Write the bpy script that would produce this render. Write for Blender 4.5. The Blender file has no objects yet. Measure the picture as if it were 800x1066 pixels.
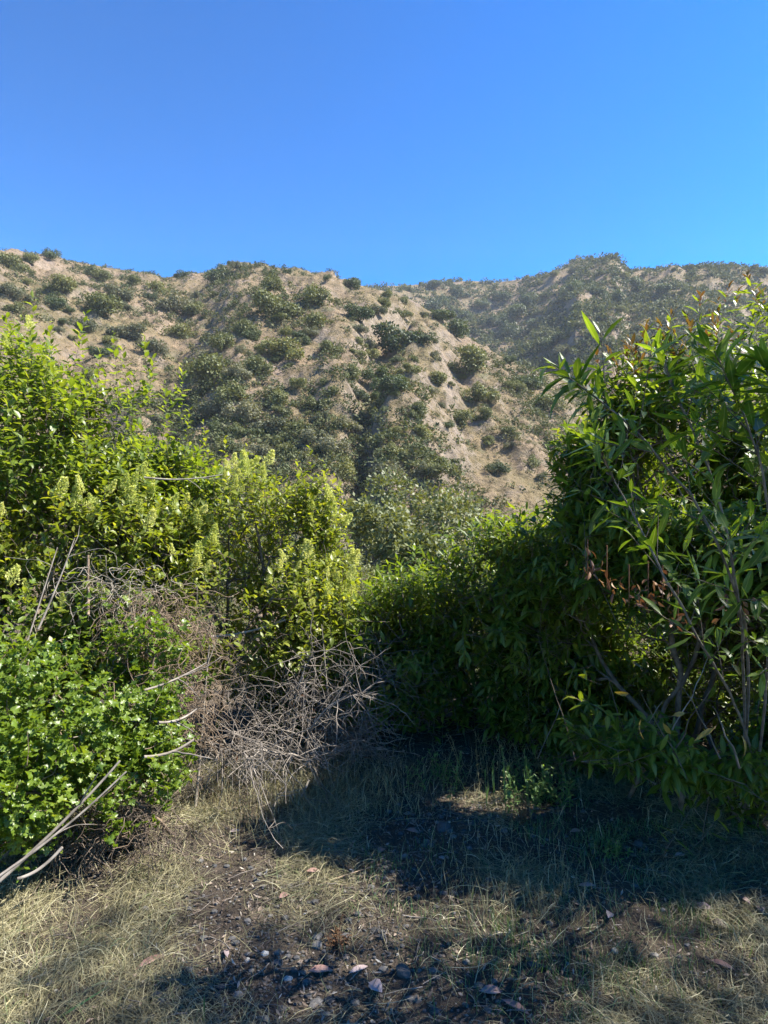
import bpy, math, random
import numpy as np
R = math.radians
rng = np.random.default_rng(11)
random.seed(11)
sc = bpy.context.scene
COL = sc.collection
F, CU, CV, CH = 700.0, 400.0, 533.0, 1.55      # focal length in photo pixels, centre, eye height

# ------------------------------------------------------------------ helpers
def at(u, v, y):
    return np.array([(u - CU) / F * y, y, CH + (CV - v) / F * y])
def on_ground(u, v):
    y = 3.0
    for _ in range(30):
        z = float(gz(np.array([(u - CU) / F * y]), np.array([y]))[0])
        y = (CH - z) * F / max(v - CV, 30)
    return np.array([(u - CU) / F * y, y, z])
def nrm(a):
    return a / np.maximum(np.linalg.norm(a, axis=-1, keepdims=True), 1e-9)
def vnoise(p, seed=0):
    p = np.asarray(p, float); i = np.floor(p).astype(np.int64); f = p - i
    f = f * f * (3 - 2 * f); out = 0
    for dx in (0, 1):
        for dy in (0, 1):
            for dz in (0, 1):
                h = (i[:, 0] + dx) * 374761393 + (i[:, 1] + dy) * 668265263 + (i[:, 2] + dz) * 1440662683 + seed * 974634777
                h = h & 0xffffffff; h = ((h ^ (h >> 13)) * 1274126177) & 0xffffffff; h = (h ^ (h >> 16)) & 0xffffffff
                w = (f[:, 0] if dx else 1 - f[:, 0]) * (f[:, 1] if dy else 1 - f[:, 1]) * (f[:, 2] if dz else 1 - f[:, 2])
                out = out + w * (h / 4294967295.0)
    return out
def fbm(p, oct=4, seed=0, gain=0.5):
    p = np.asarray(p, float); a, s, t = 1.0, 0.0, 0.0
    for k in range(oct):
        s = s + a * vnoise(p * 2 ** k + 17.3 * k, seed + k); t += a; a *= gain
    return s / t
def xy(x, y, sc_=1.0, z=0.0):
    x = np.asarray(x, float); y = np.asarray(y, float)
    return np.stack([x * sc_, y * sc_, np.full_like(x, z)], -1)
def sstep(a, b, x):
    t = np.clip((x - a) / (b - a), 0, 1); return t * t * (3 - 2 * t)

class Geo:                                   # collects vertices, quads/tris and float attributes for ONE mesh
    def __init__(s): s.v, s.f3, s.f4, s.n, s.a, s.b = [], [], [], 0, [], []
    def add(s, V, Q=None, T=None, rnd=None, rib=None):
        V = np.asarray(V, np.float32).reshape(-1, 3)
        s.v.append(V); m = len(V)
        s.a.append(np.broadcast_to(np.float32(0.5) if rnd is None else np.asarray(rnd, np.float32), (m,)))
        s.b.append(np.broadcast_to(np.float32(0.5) if rib is None else np.asarray(rib, np.float32), (m,)))
        if Q is not None and len(Q): s.f4.append(np.asarray(Q, np.int64).reshape(-1, 4) + s.n)
        if T is not None and len(T): s.f3.append(np.asarray(T, np.int64).reshape(-1, 3) + s.n)
        s.n += m
    def mesh(s, name, mat, smooth=True):
        V = np.concatenate(s.v) if s.v else np.zeros((0, 3), np.float32)
        q = np.concatenate(s.f4) if s.f4 else np.zeros((0, 4), np.int64)
        t = np.concatenate(s.f3) if s.f3 else np.zeros((0, 3), np.int64)
        me = bpy.data.meshes.new(name)
        me.vertices.add(len(V)); me.vertices.foreach_set('co', V.ravel().astype(np.float32))
        li = np.concatenate([q.ravel(), t.ravel()]).astype(np.int32)
        me.loops.add(len(li)); me.loops.foreach_set('vertex_index', li)
        tot = np.concatenate([np.full(len(q), 4), np.full(len(t), 3)]).astype(np.int32)
        st = np.concatenate([[0], np.cumsum(tot)[:-1]]).astype(np.int32) if len(tot) else np.zeros(0, np.int32)
        me.polygons.add(len(tot)); me.polygons.foreach_set('loop_start', st); me.polygons.foreach_set('loop_total', tot)
        me.polygons.foreach_set('use_smooth', np.full(len(tot), smooth))
        at_ = me.attributes.new('rnd', 'FLOAT', 'POINT'); at_.data.foreach_set('value', np.concatenate(s.a))
        at_ = me.attributes.new('rib', 'FLOAT', 'POINT'); at_.data.foreach_set('value', np.concatenate(s.b))
        me.update(calc_edges=True); me.materials.append(mat)
        return me
    def obj(s, name, mat, parent=None, smooth=True):
        o = bpy.data.objects.new(name, s.mesh(name, mat, smooth)); COL.objects.link(o)
        if parent is not None: o.parent = parent
        return o
def tag(o, label=None, cat=None, group=None, kind=None):
    for k, v in (('label', label), ('category', cat), ('group', group), ('kind', kind)):
        if v: o[k] = v
    return o
def thing(name, label, cat, loc=(0, 0, 0), group=None):
    o = bpy.data.objects.new(name, None); COL.objects.link(o); o.location = [float(c) for c in loc]; o.empty_display_size = .1
    return tag(o, label, cat, group)
def adopt(o, parent):                        # parent a part whose mesh is in world coordinates
    o.parent = parent; o.location = -parent.location
    return o

# ------------------------------------------------------------------ node helpers / materials
def new_mat(name):
    m = bpy.data.materials.new(name); m.use_nodes = True; nt = m.node_tree; nt.nodes.clear()
    out = nt.nodes.new('ShaderNodeOutputMaterial')
    return m, nt, out
def N(nt, t, **k):
    n = nt.nodes.new(t)
    for a, b in k.items():
        if a in n.bl_rna.properties: setattr(n, a, b)
        else: n.inputs[a].default_value = b
    return n
def ramp(nt, fac, stops):
    r = nt.nodes.new('ShaderNodeValToRGB'); e = r.color_ramp.elements
    while len(e) < len(stops): e.new(0.5)
    for el, (p, c) in zip(e, stops): el.position = p; el.color = (*c, 1)
    nt.links.new(fac, r.inputs[0]); return r.outputs[0]
def noise(nt, scale, detail=4, coord='Object', rough=0.55):
    tc = nt.nodes.new('ShaderNodeTexCoord'); n = N(nt, 'ShaderNodeTexNoise'); n.inputs['Scale'].default_value = scale
    n.inputs['Detail'].default_value = detail; n.inputs['Roughness'].default_value = rough
    nt.links.new(tc.outputs[coord], n.inputs['Vector']); return n
def mixc(nt, fac, a, b, mode='MIX'):
    m = nt.nodes.new('ShaderNodeMix'); m.data_type = 'RGBA'; m.blend_type = mode
    for sock, val in ((m.inputs[0], fac), (m.inputs[6], a), (m.inputs[7], b)):
        if isinstance(val, (int, float)): sock.default_value = val
        elif isinstance(val, tuple): sock.default_value = (*val, 1)
        else: nt.links.new(val, sock)
    return m.outputs[2]
def leaf_mat(name, stops, trans=0.4, rough=0.4, back=(1.15, 1.15, 1.3), rib=0.0, tcol=(1.9, 1.75, 0.55), spec=0.5, objrand=False):
    m, nt, out = new_mat(name)
    if objrand:
        oi = nt.nodes.new('ShaderNodeObjectInfo'); a = nt.nodes.new('ShaderNodeAttribute'); a.attribute_name = 'rnd'
        mm = N(nt, 'ShaderNodeMath', operation='MULTIPLY_ADD'); mm.inputs[1].default_value = .4
        m2 = N(nt, 'ShaderNodeMath', operation='MULTIPLY'); m2.inputs[1].default_value = .6
        nt.links.new(oi.outputs['Random'], m2.inputs[0]); nt.links.new(a.outputs['Fac'], mm.inputs[0]); nt.links.new(m2.outputs[0], mm.inputs[2])
        fac = mm.outputs[0]
    else:
        a = nt.nodes.new('ShaderNodeAttribute'); a.attribute_name = 'rnd'; fac = a.outputs['Fac']
    c = ramp(nt, fac, stops)
    if rib:
        b = nt.nodes.new('ShaderNodeAttribute'); b.attribute_name = 'rib'
        k = N(nt, 'ShaderNodeMath', operation='LESS_THAN'); k.inputs[1].default_value = .12
        nt.links.new(b.outputs['Fac'], k.inputs[0])
        k2 = N(nt, 'ShaderNodeMath', operation='MULTIPLY'); k2.inputs[1].default_value = rib; nt.links.new(k.outputs[0], k2.inputs[0])
        c = mixc(nt, k2.outputs[0], c, (0.22, 0.27, 0.08))
    g = nt.nodes.new('ShaderNodeNewGeometry')
    cb = mixc(nt, 1.0, c, back, 'MULTIPLY'); cc = mixc(nt, g.outputs['Backfacing'], c, cb)
    p = nt.nodes.new('ShaderNodeBsdfPrincipled'); nt.links.new(cc, p.inputs['Base Color'])
    p.inputs['Roughness'].default_value = rough; p.inputs['Specular IOR Level'].default_value = spec
    t = nt.nodes.new('ShaderNodeBsdfTranslucent'); nt.links.new(mixc(nt, 1.0, c, tcol, 'MULTIPLY'), t.inputs['Color'])
    mx = nt.nodes.new('ShaderNodeMixShader'); mx.inputs[0].default_value = trans
    nt.links.new(p.outputs[0], mx.inputs[1]); nt.links.new(t.outputs[0], mx.inputs[2]); nt.links.new(mx.outputs[0], out.inputs[0])
    return m
def bark_mat(name, c1, c2, scale=18, rough=0.85):
    m, nt, out = new_mat(name)
    n = noise(nt, scale, 5); c = ramp(nt, n.outputs['Fac'], [(.35, c1), (.65, c2)])
    a = nt.nodes.new('ShaderNodeAttribute'); a.attribute_name = 'rnd'
    mr = N(nt, 'ShaderNodeMapRange'); mr.inputs['To Min'].default_value = .65; mr.inputs['To Max'].default_value = 1.35
    nt.links.new(a.outputs['Fac'], mr.inputs['Value'])
    cx = nt.nodes.new('ShaderNodeVectorMath'); cx.operation = 'SCALE'; nt.links.new(c, cx.inputs[0]); nt.links.new(mr.outputs[0], cx.inputs['Scale'])
    p = nt.nodes.new('ShaderNodeBsdfPrincipled'); nt.links.new(cx.outputs[0], p.inputs['Base Color']); p.inputs['Roughness'].default_value = rough
    p.inputs['Specular IOR Level'].default_value = .25
    b = nt.nodes.new('ShaderNodeBump'); b.inputs['Strength'].default_value = .5; b.inputs['Distance'].default_value = .004
    nt.links.new(n.outputs['Fac'], b.inputs['Height']); nt.links.new(b.outputs[0], p.inputs['Normal'])
    nt.links.new(p.outputs[0], out.inputs[0]); return m

M_bay = leaf_mat('bay leaf', [(0, (.050, .086, .011)), (.45, (.088, .138, .015)), (.8, (.14, .19, .02)), (.95, (.18, .205, .028)), (1, (.24, .20, .05))], .48, .40, rib=.35)
M_long = leaf_mat('long leaf', [(0, (.050, .092, .011)), (.5, (.085, .145, .016)), (.85, (.135, .195, .022)), (1, (.21, .20, .04))], .48, .42, rib=.6)
M_tall = leaf_mat('oval leaf', [(0, (.066, .105, .014)), (.5, (.118, .170, .022)), (.85, (.19, .23, .035)), (1, (.26, .24, .06))], .48, .42, rib=.3)
M_flow = leaf_mat('yellow green leaf', [(0, (.085, .120, .015)), (.5, (.155, .195, .023)), (1, (.27, .28, .045))], .48, .42)
M_lobe = leaf_mat('lobed leaf', [(0, (.066, .115, .012)), (.6, (.115, .175, .019)), (1, (.18, .23, .035))], .42, .4)
M_plume = leaf_mat('cream flower', [(0, (.30, .36, .07)), (.45, (.50, .52, .14)), (1, (.66, .64, .26))], .4, .7, tcol=(1.1, 1.1, .7), objrand=True)
M_red = leaf_mat('reddish new leaf', [(0, (.12, .045, .02)), (1, (.16, .12, .03))], .35, .35, tcol=(1.3, 1.2, .6))
M_dead = leaf_mat('dead leaf', [(0, (.07, .035, .018)), (.5, (.15, .07, .03)), (1, (.22, .13, .05))], .2, .6, tcol=(1.3, 1.0, .6))
M_yel = leaf_mat('yellowing leaf', [(0, (.13, .10, .02)), (1, (.26, .19, .04))], .35, .45)
M_sage = leaf_mat('grey green leaf', [(0, (.085, .10, .036)), (.6, (.13, .145, .052)), (1, (.19, .195, .08))], .25, .6)
M_oak = leaf_mat('oak leaf', [(0, (.062, .076, .026)), (.5, (.105, .12, .042)), (1, (.155, .165, .06))], .25, .5, spec=.3)
M_hs = {
    'dark': leaf_mat('dark shrub leaf', [(0, (.034, .050, .020)), (.5, (.056, .078, .028)), (1, (.085, .105, .038))], .2, .55, objrand=True, spec=.3),
    'olive': leaf_mat('olive shrub leaf', [(0, (.075, .088, .030)), (.5, (.118, .128, .043)), (1, (.17, .170, .06))], .2, .6, objrand=True, spec=.3),
    'grey': leaf_mat('grey shrub leaf', [(0, (.075, .085, .050)), (.5, (.110, .115, .068)), (1, (.16, .155, .09))], .2, .65, objrand=True, spec=.25)}
M_scrub = leaf_mat('low scrub', [(0, (.045, .058, .022)), (.3, (.085, .095, .038)), (.5, (.115, .113, .056)), (.75, (.16, .128, .074)), (1, (.25, .19, .11))], .15, .75, spec=.2)
M_straw = leaf_mat('dry grass', [(0, (.085, .078, .040)), (.4, (.18, .162, .078)), (.75, (.30, .268, .13)), (.93, (.42, .39, .23)), (1, (.12, .15, .05))], .25, .6, tcol=(1.1, 1, .7))
M_weed = leaf_mat('weed leaf', [(0, (.07, .14, .04)), (1, (.14, .22, .07))], .35, .5)
M_gblade = leaf_mat('green blade', [(0, (.06, .13, .045)), (1, (.10, .17, .06))], .3, .4)
M_pink = leaf_mat('fallen leaf', [(0, (.20, .11, .085)), (.5, (.29, .17, .14)), (1, (.33, .26, .25))], .1, .55)
M_flake = leaf_mat('leaf crumbs', [(0, (.045, .035, .028)), (.5, (.12, .085, .06)), (.85, (.22, .17, .13)), (1, (.36, .33, .28))], .1, .7)
M_stem = bark_mat('shrub stem', (.075, .055, .040), (.17, .135, .105))
M_stemd = bark_mat('dark stem', (.055, .040, .030), (.15, .115, .085))
M_deadw = bark_mat('dead grey wood', (.10, .085, .07), (.25, .215, .18))
M_pale = bark_mat('bleached wood', (.15, .128, .10), (.30, .26, .205))
M_vine = bark_mat('dry vine', (.10, .070, .046), (.23, .170, .115))
M_trunk = bark_mat('oak bark', (.06, .05, .04), (.15, .13, .11), 4)

# stone
def stone_mat():
    m, nt, out = new_mat('stone'); n = noise(nt, 40, 6); a = nt.nodes.new('ShaderNodeAttribute'); a.attribute_name = 'rnd'
    c = ramp(nt, a.outputs['Fac'], [(0, (.05, .05, .05)), (.6, (.13, .12, .11)), (.9, (.24, .23, .21)), (1, (.42, .41, .38))])
    c = mixc(nt, .5, c, ramp(nt, n.outputs['Fac'], [(.3, (.35, .34, .33)), (.7, (1, 1, 1))]), 'MULTIPLY')
    p = nt.nodes.new('ShaderNodeBsdfPrincipled'); nt.links.new(c, p.inputs['Base Color']); p.inputs['Roughness'].default_value = .85
    b = nt.nodes.new('ShaderNodeBump'); b.inputs['Strength'].default_value = .6; b.inputs['Distance'].default_value = .003
    nt.links.new(n.outputs['Fac'], b.inputs['Height']); nt.links.new(b.outputs[0], p.inputs['Normal']); nt.links.new(p.outputs[0], out.inputs[0])
    return m
M_stone = stone_mat()
def soil_mat():
    m, nt, out = new_mat('soil')
    n1 = noise(nt, 1.6, 6); n2 = noise(nt, 26, 8, rough=.65); n3 = noise(nt, 130, 4, rough=.7)
    c = ramp(nt, n1.outputs['Fac'], [(.35, (.060, .050, .042)), (.55, (.105, .086, .066)), (.72, (.16, .13, .09))])
    c = mixc(nt, .75, c, ramp(nt, n2.outputs['Fac'], [(.3, (.42, .42, .45)), (.55, (.95, .93, .9)), (.75, (1.5, 1.4, 1.2))]), 'MULTIPLY')
    c = mixc(nt, .6, c, ramp(nt, n3.outputs['Fac'], [(.35, (.45, .45, .48)), (.6, (1.05, 1, .95)), (.72, (1.9, 1.8, 1.6))]), 'MULTIPLY')
    p = nt.nodes.new('ShaderNodeBsdfPrincipled'); nt.links.new(c, p.inputs['Base Color']); p.inputs['Roughness'].default_value = .95
    p.inputs['Specular IOR Level'].default_value = .2
    ad = N(nt, 'ShaderNodeMath', operation='ADD'); nt.links.new(n2.outputs['Fac'], ad.inputs[0]); nt.links.new(n3.outputs['Fac'], ad.inputs[1])
    b = nt.nodes.new('ShaderNodeBump'); b.inputs['Strength'].default_value = .9; b.inputs['Distance'].default_value = .018
    nt.links.new(ad.outputs[0], b.inputs['Height']); nt.links.new(b.outputs[0], p.inputs['Normal']); nt.links.new(p.outputs[0], out.inputs[0])
    return m
def hill_mat():
    m, nt, out = new_mat('hillside')
    n1 = noise(nt, .035, 6); n2 = noise(nt, .35, 8, rough=.65); n3 = noise(nt, 1.6, 6, rough=.7)
    c = ramp(nt, n1.outputs['Fac'], [(.30, (.115, .095, .050)), (.44, (.16, .125, .072)), (.56, (.19, .142, .095)), (.72, (.22, .165, .125))])
    c = mixc(nt, .8, c, ramp(nt, n2.outputs['Fac'], [(.30, (.48, .50, .42)), (.5, (.95, .95, .92)), (.7, (1.3, 1.25, 1.2))]), 'MULTIPLY')
    c = mixc(nt, .7, c, ramp(nt, n3.outputs['Fac'], [(.32, (.5, .52, .45)), (.52, (1, 1, 1)), (.72, (1.3, 1.25, 1.15))]), 'MULTIPLY')
    n4 = noise(nt, .16, 7, rough=.62)
    c = mixc(nt, ramp(nt, n4.outputs['Fac'], [(.57, (0, 0, 0)), (.64, (.8, .8, .8))]), c, ramp(nt, n3.outputs['Fac'], [(.35, (.11, .085, .065)), (.6, (.23, .18, .145)), (.7, (.30, .245, .20))]))
    c = mixc(nt, ramp(nt, n4.outputs['Fac'], [(.34, (.85, .85, .85)), (.43, (0, 0, 0))]), c, ramp(nt, n3.outputs['Fac'], [(.35, (.075, .075, .042)), (.6, (.13, .12, .065)), (.72, (.20, .17, .09))]))
    # pale rock where it is steep
    g = nt.nodes.new('ShaderNodeNewGeometry'); sx = nt.nodes.new('ShaderNodeSeparateXYZ'); nt.links.new(g.outputs['Normal'], sx.inputs[0])
    mr = N(nt, 'ShaderNodeMapRange'); mr.inputs['From Min'].default_value = .72; mr.inputs['From Max'].default_value = .50; mr.inputs['To Max'].default_value = .75
    nt.links.new(sx.outputs['Z'], mr.inputs['Value'])
    c = mixc(nt, mr.outputs[0], c, ramp(nt, n2.outputs['Fac'], [(.35, (.13, .105, .08)), (.6, (.26, .21, .165))]))
    p = nt.nodes.new('ShaderNodeBsdfPrincipled'); nt.links.new(c, p.inputs['Base Color']); p.inputs['Roughness'].default_value = 1
    p.inputs['Specular IOR Level'].default_value = .1
    ad = N(nt, 'ShaderNodeMath', operation='MULTIPLY_ADD'); ad.inputs[1].default_value = 2.2
    nt.links.new(n2.outputs['Fac'], ad.inputs[0]); nt.links.new(n3.outputs['Fac'], ad.inputs[2])
    b = nt.nodes.new('ShaderNodeBump'); b.inputs['Strength'].default_value = .8; b.inputs['Distance'].default_value = .7
    nt.links.new(ad.outputs[0], b.inputs['Height']); nt.links.new(b.outputs[0], p.inputs['Normal']); nt.links.new(p.outputs[0], out.inputs[0])
    return m
M_soil, M_hill = soil_mat(), hill_mat()

# ------------------------------------------------------------------ terrain
def gz(x, y):                                # near ground and the bank falling into the canyon
    x = np.asarray(x, float); y = np.asarray(y, float)
    h = (fbm(xy(x, y, .9), 4, 3) - .5) * .16 + (fbm(xy(x, y, 7), 3, 5) - .5) * .035
    h = h + .10 * sstep(3.6, 5.0, y) * sstep(-1.5, 1.5, x)
    e = np.maximum(y - 5.8, 0)
    return h - 14.2 * (1 - np.exp(-(e / 16) ** 1.3))
fcU = np.array([-700, -300, 0, 50, 110, 170, 215, 240, 300, 350, 385, 430, 470, 520, 575, 640, 800, 1100, 1600], float)
fcV = np.array([270, 262, 262, 266, 278, 289, 285, 273, 280, 290, 299, 314, 340, 374, 396, 420, 455, 480, 490], float)
bcU = np.array([-700, 0, 300, 385, 430, 480, 520, 570, 585, 600, 640, 655, 700, 760, 800, 1000, 1300, 1700], float)
bcV = np.array([330, 320, 304, 299, 297, 292, 293, 286, 279, 269, 270, 281, 280, 277, 280, 285, 280, 290], float)
def hz(x, y):
    x = np.asarray(x, float); y = np.asarray(y, float)
    s = x / np.maximum(y, 1); u = CU + F * s
    yc = 205 + 18 * np.sin(u / 90) - .05 * np.clip(u - 400, 0, 400)
    ec = (CV - np.interp(u, fcU, fcV)) / F; zc = CH + yc * ec
    y0, z0 = 46.0, -14.5
    t = np.clip((y - y0) / (yc - y0), 0, 1.0)
    front = z0 + (zc - z0) * (.80 * t + .20 * (1 - (1 - t) ** 2))
    over = np.maximum(y - yc, 0); front = front - .03 * over - .55 * np.maximum(over - 6, 0)
    # gullies and ribs running down the slope
    wx = x + 14 * (fbm(xy(x, y, .02), 3, 21) - .5) + .12 * y
    rid = 1 - np.abs(2 * fbm(np.stack([wx * .036, y * .011, 0 * x], -1), 4, 31) - 1)
    amp = sstep(0, .25, t) * (1 - sstep(.82, 1.0, t))
    front = front + amp * (rid - .72) * 9
    def gully(us, ts, w, dep):
        uu = np.interp(t, ts, us); return -dep * np.exp(-((u - uu) / w) ** 2) * sstep(0, .1, t) * (1 - sstep(.8, .97, t))
    front = front + gully([372, 375, 392, 432, 455], [0, .25, .5, .85, 1], 20, 4.5) + gully([150, 190, 225, 262], [0, .35, .6, 1], 26, 2.2) + gully([520, 490, 475, 465], [0, .3, .6, 1], 18, 2) + amp * (.7 - np.abs(2 * fbm(np.stack([wx * .13, y * .035, 0 * x], -1), 3, 37) - 1)) * 2.6
    front = front + (1 - .75 * sstep(.93, 1, t)) * ((fbm(xy(x, y, .12), 4, 41) - .5) * 5 + (fbm(xy(x, y, .55), 3, 47) - .5) * 1.8)
    yb = 470 + 30 * np.sin(u / 70 + 1); eb = (CV - np.interp(u, bcU, bcV)) / F; zb = CH + yb * eb
    tb = np.clip((yb - y) / 300, 0, 1.4)
    back = zb - 170 * (1.12 * tb - .12 * tb ** 2) - .5 * np.maximum(y - yb, 0)
    ab = sstep(0, .18, tb)
    wb = x - .35 * y + 30 * (fbm(xy(x, y, .01), 3, 61) - .5)
    back = back + ab * ((1 - np.abs(2 * fbm(np.stack([wb * .012, y * .005, 0 * x], -1), 4, 51) - 1)) - .75) * 38 + ab * (.7 - np.abs(2 * fbm(np.stack([wb * .05, y * .016, 0 * x], -1), 3, 57) - 1)) * 7 + (.25 + ab) * (fbm(xy(x, y, .05), 4, 71) - .5) * 9
    k = 3.0; d = np.clip(.5 + .5 * (front - back) / k, 0, 1)
    top = back * (1 - d) + front * d + k * d * (1 - d)
    return np.where(y < y0, np.minimum(top, z0 + .02 * (y0 - y)), top)
def grid_mesh(name, X, Y, Z, mat):
    n, m = X.shape; g = Geo(); idx = np.arange(n * m).reshape(n, m)
    q = np.stack([idx[:-1, :-1], idx[:-1, 1:], idx[1:, 1:], idx[1:, :-1]], -1).reshape(-1, 4)
    g.add(np.stack([X, Y, Z], -1).reshape(-1, 3), q); return g.obj(name, mat)
xs = np.concatenate([np.linspace(-60, -6, 40), np.linspace(-5.9, 5.9, 420), np.linspace(6, 60, 40)])
ys = np.concatenate([np.linspace(-40, -.4, 30), np.linspace(-.2, 6.6, 300), np.linspace(6.8, 48, 70)])
X, Y = np.meshgrid(xs, ys); Z = gz(X.ravel(), Y.ravel()).reshape(X.shape)
tag(grid_mesh('ground', X, Y, Z, M_soil), kind='structure')
ss = np.concatenate([np.linspace(-1.7, -.72, 60), np.linspace(-.71, .71, 560), np.linspace(.72, 1.7, 60)])
yy = np.concatenate([np.geomspace(40, 240, 420), np.geomspace(241, 640, 260)])
S, Y = np.meshgrid(ss, yy); X = S * Y; Z = hz(X.ravel(), Y.ravel()).reshape(X.shape)
tag(grid_mesh('hills', X, Y, Z, M_hill), kind='structure')
YM = np.geomspace(46, 630, 900)
def hit_hill(u, v):                          # first point of the slope seen in direction (u, v)
    s = (u - CU) / F; e = (CV - v) / F
    z = hz(s * YM, YM); ok = (z - CH) / YM >= e
    if not ok.any(): return None
    y = YM[np.argmax(ok)]
    return np.array([s * y, y, float(hz(np.array([s * y]), np.array([y]))[0])])

# ------------------------------------------------------------------ plant tools
def tube(g, P, r, k=5, rnd=.5):
    P = np.asarray(P, float); n = len(P); r = np.broadcast_to(r, (n,))
    T = np.gradient(P, axis=0); T = nrm(T)
    a = np.array([0.3, 0.2, 1.0]) if abs(T[:, 2]).mean() < .8 else np.array([1.0, .1, .2])
    U = nrm(np.cross(T, a)); W = np.cross(T, U)
    an = np.arange(k) / k * 2 * math.pi
    V = P[:, None, :] + r[:, None, None] * (np.cos(an)[None, :, None] * U[:, None, :] + np.sin(an)[None, :, None] * W[:, None, :])
    i = np.arange(n - 1)[:, None] * k; j = np.arange(k)[None, :]; jn = (j + 1) % k
    q = np.stack([i + j, i + jn, i + k + jn, i + k + j], -1).reshape(-1, 4)
    g.add(V.reshape(-1, 3), q, rnd=rnd)
    if r[-1] > .004:
        c = np.concatenate([V[-1], P[-1:] + T[-1:] * r[-1] * .4]); g.add(c, None, [[a_, (a_ + 1) % k, k] for a_ in range(k)], rnd=rnd)
LT = {'lance': ([0, .08, .3, .55, .8, 1], [.05, .12, .86, 1, .62, .03]),
      'oval': ([0, .1, .38, .72, 1], [.06, .25, 1, .85, .04]),
      'blade': ([0, .5, 1], [1, .9, .05]), 'chip': ([0, .5, 1], [.15, 1, .1]), 'quad': ([0, .45, 1], [.05, 1, .05])}
def leaves(g, kind, P, D, Nn, L, W, curl, fold, rnd):
    t, w = (np.array(a) for a in LT[kind]); n, m = len(P), len(t)
    if kind == 'quad':                       # one diamond face, for far foliage
        D = nrm(D); Xv = nrm(np.cross(D, Nn)); Lq = np.broadcast_to(L, (n,))[:, None]; Wq = np.broadcast_to(W, (n,))[:, None] * .5
        V = np.stack([P, P + D * Lq * .5 + Xv * Wq, P + D * Lq, P + D * Lq * .5 - Xv * Wq], 1)
        g.add(V.reshape(-1, 3), np.arange(n * 4).reshape(-1, 4), rnd=np.repeat(np.broadcast_to(rnd, (n,)), 4)); return
    cs = np.array([-1, 0, 1.]) if kind != 'blade' else np.array([-1., 1.])
    k = len(cs); D = nrm(D); Xv = nrm(np.cross(D, Nn)); Nn = np.cross(Xv, D)
    L, W, curl, fold, rnd = (np.broadcast_to(np.asarray(a, float), (n,)) for a in (L, W, curl, fold, rnd))
    tt = t[None, :, None]; ws = w[None, :, None] * cs[None, None, :] * W[:, None, None] * .5
    al = (tt - .25 * np.abs(curl)[:, None, None] * tt ** 3) * L[:, None, None] + 0 * ws
    up = fold[:, None, None] * np.abs(ws) - (curl * L)[:, None, None] * tt ** 2
    V = P[:, None, None, :] + al[..., None] * D[:, None, None, :] + ws[..., None] * Xv[:, None, None, :] + up[..., None] * Nn[:, None, None, :]
    b = (np.arange(m - 1)[:, None] * k + np.arange(k - 1)[None, :])
    q = np.stack([b, b + 1, b + k + 1, b + k], -1).reshape(-1, 4)
    Q = (np.arange(n)[:, None, None] * (m * k) + q[None]).reshape(-1, 4)
    g.add(V.reshape(-1, 3), Q, rnd=np.repeat(rnd, m * k), rib=np.tile(np.tile(np.abs(cs), m), n))
LOBE = []
for i_, (an_, ra_) in enumerate([(-90, .25), (-50, .62), (-22, .42), (8, .86), (30, .5), (62, .72), (76, .66), (90, 1), (104, .66), (118, .72), (150, .5), (172, .86), (202, .42), (230, .62)]):
    LOBE.append((math.cos(R(an_)) * ra_ * .62, math.sin(R(an_)) * ra_ * .62))
LOBE = np.array(LOBE)
def lobed(g, P, D, Nn, L, rnd):              # broad lobed leaf blades, cupped about the middle
    n = len(P); D = nrm(D); Xv = nrm(np.cross(D, Nn)); Nn = np.cross(Xv, D); m = len(LOBE)
    T = np.concatenate([[[0, 0]], LOBE]); T[:, 1] += .35
    h = rng.normal(0, .10, (n, m + 1)) + .12 * np.abs(T[:, 0])[None]
    L = np.broadcast_to(L, (n,))
    V = P[:, None] + L[:, None, None] * (T[None, :, 1:2] * D[:, None] + T[None, :, 0:1] * Xv[:, None] + h[..., None] * Nn[:, None])
    tri = np.array([[0, 1 + i, 1 + (i + 1) % m] for i in range(m)])
    g.add(V.reshape(-1, 3), None, (np.arange(n)[:, None, None] * (m + 1) + tri[None]).reshape(-1, 3), rnd=np.repeat(rnd, m + 1))
def frames(D):
    a = np.where(np.abs(D[:, 2:3]) < .9, np.array([[0, 0, 1.]]), np.array([[1., 0, 0]]))
    U = nrm(np.cross(D, a)); return U, np.cross(D, U)
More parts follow.
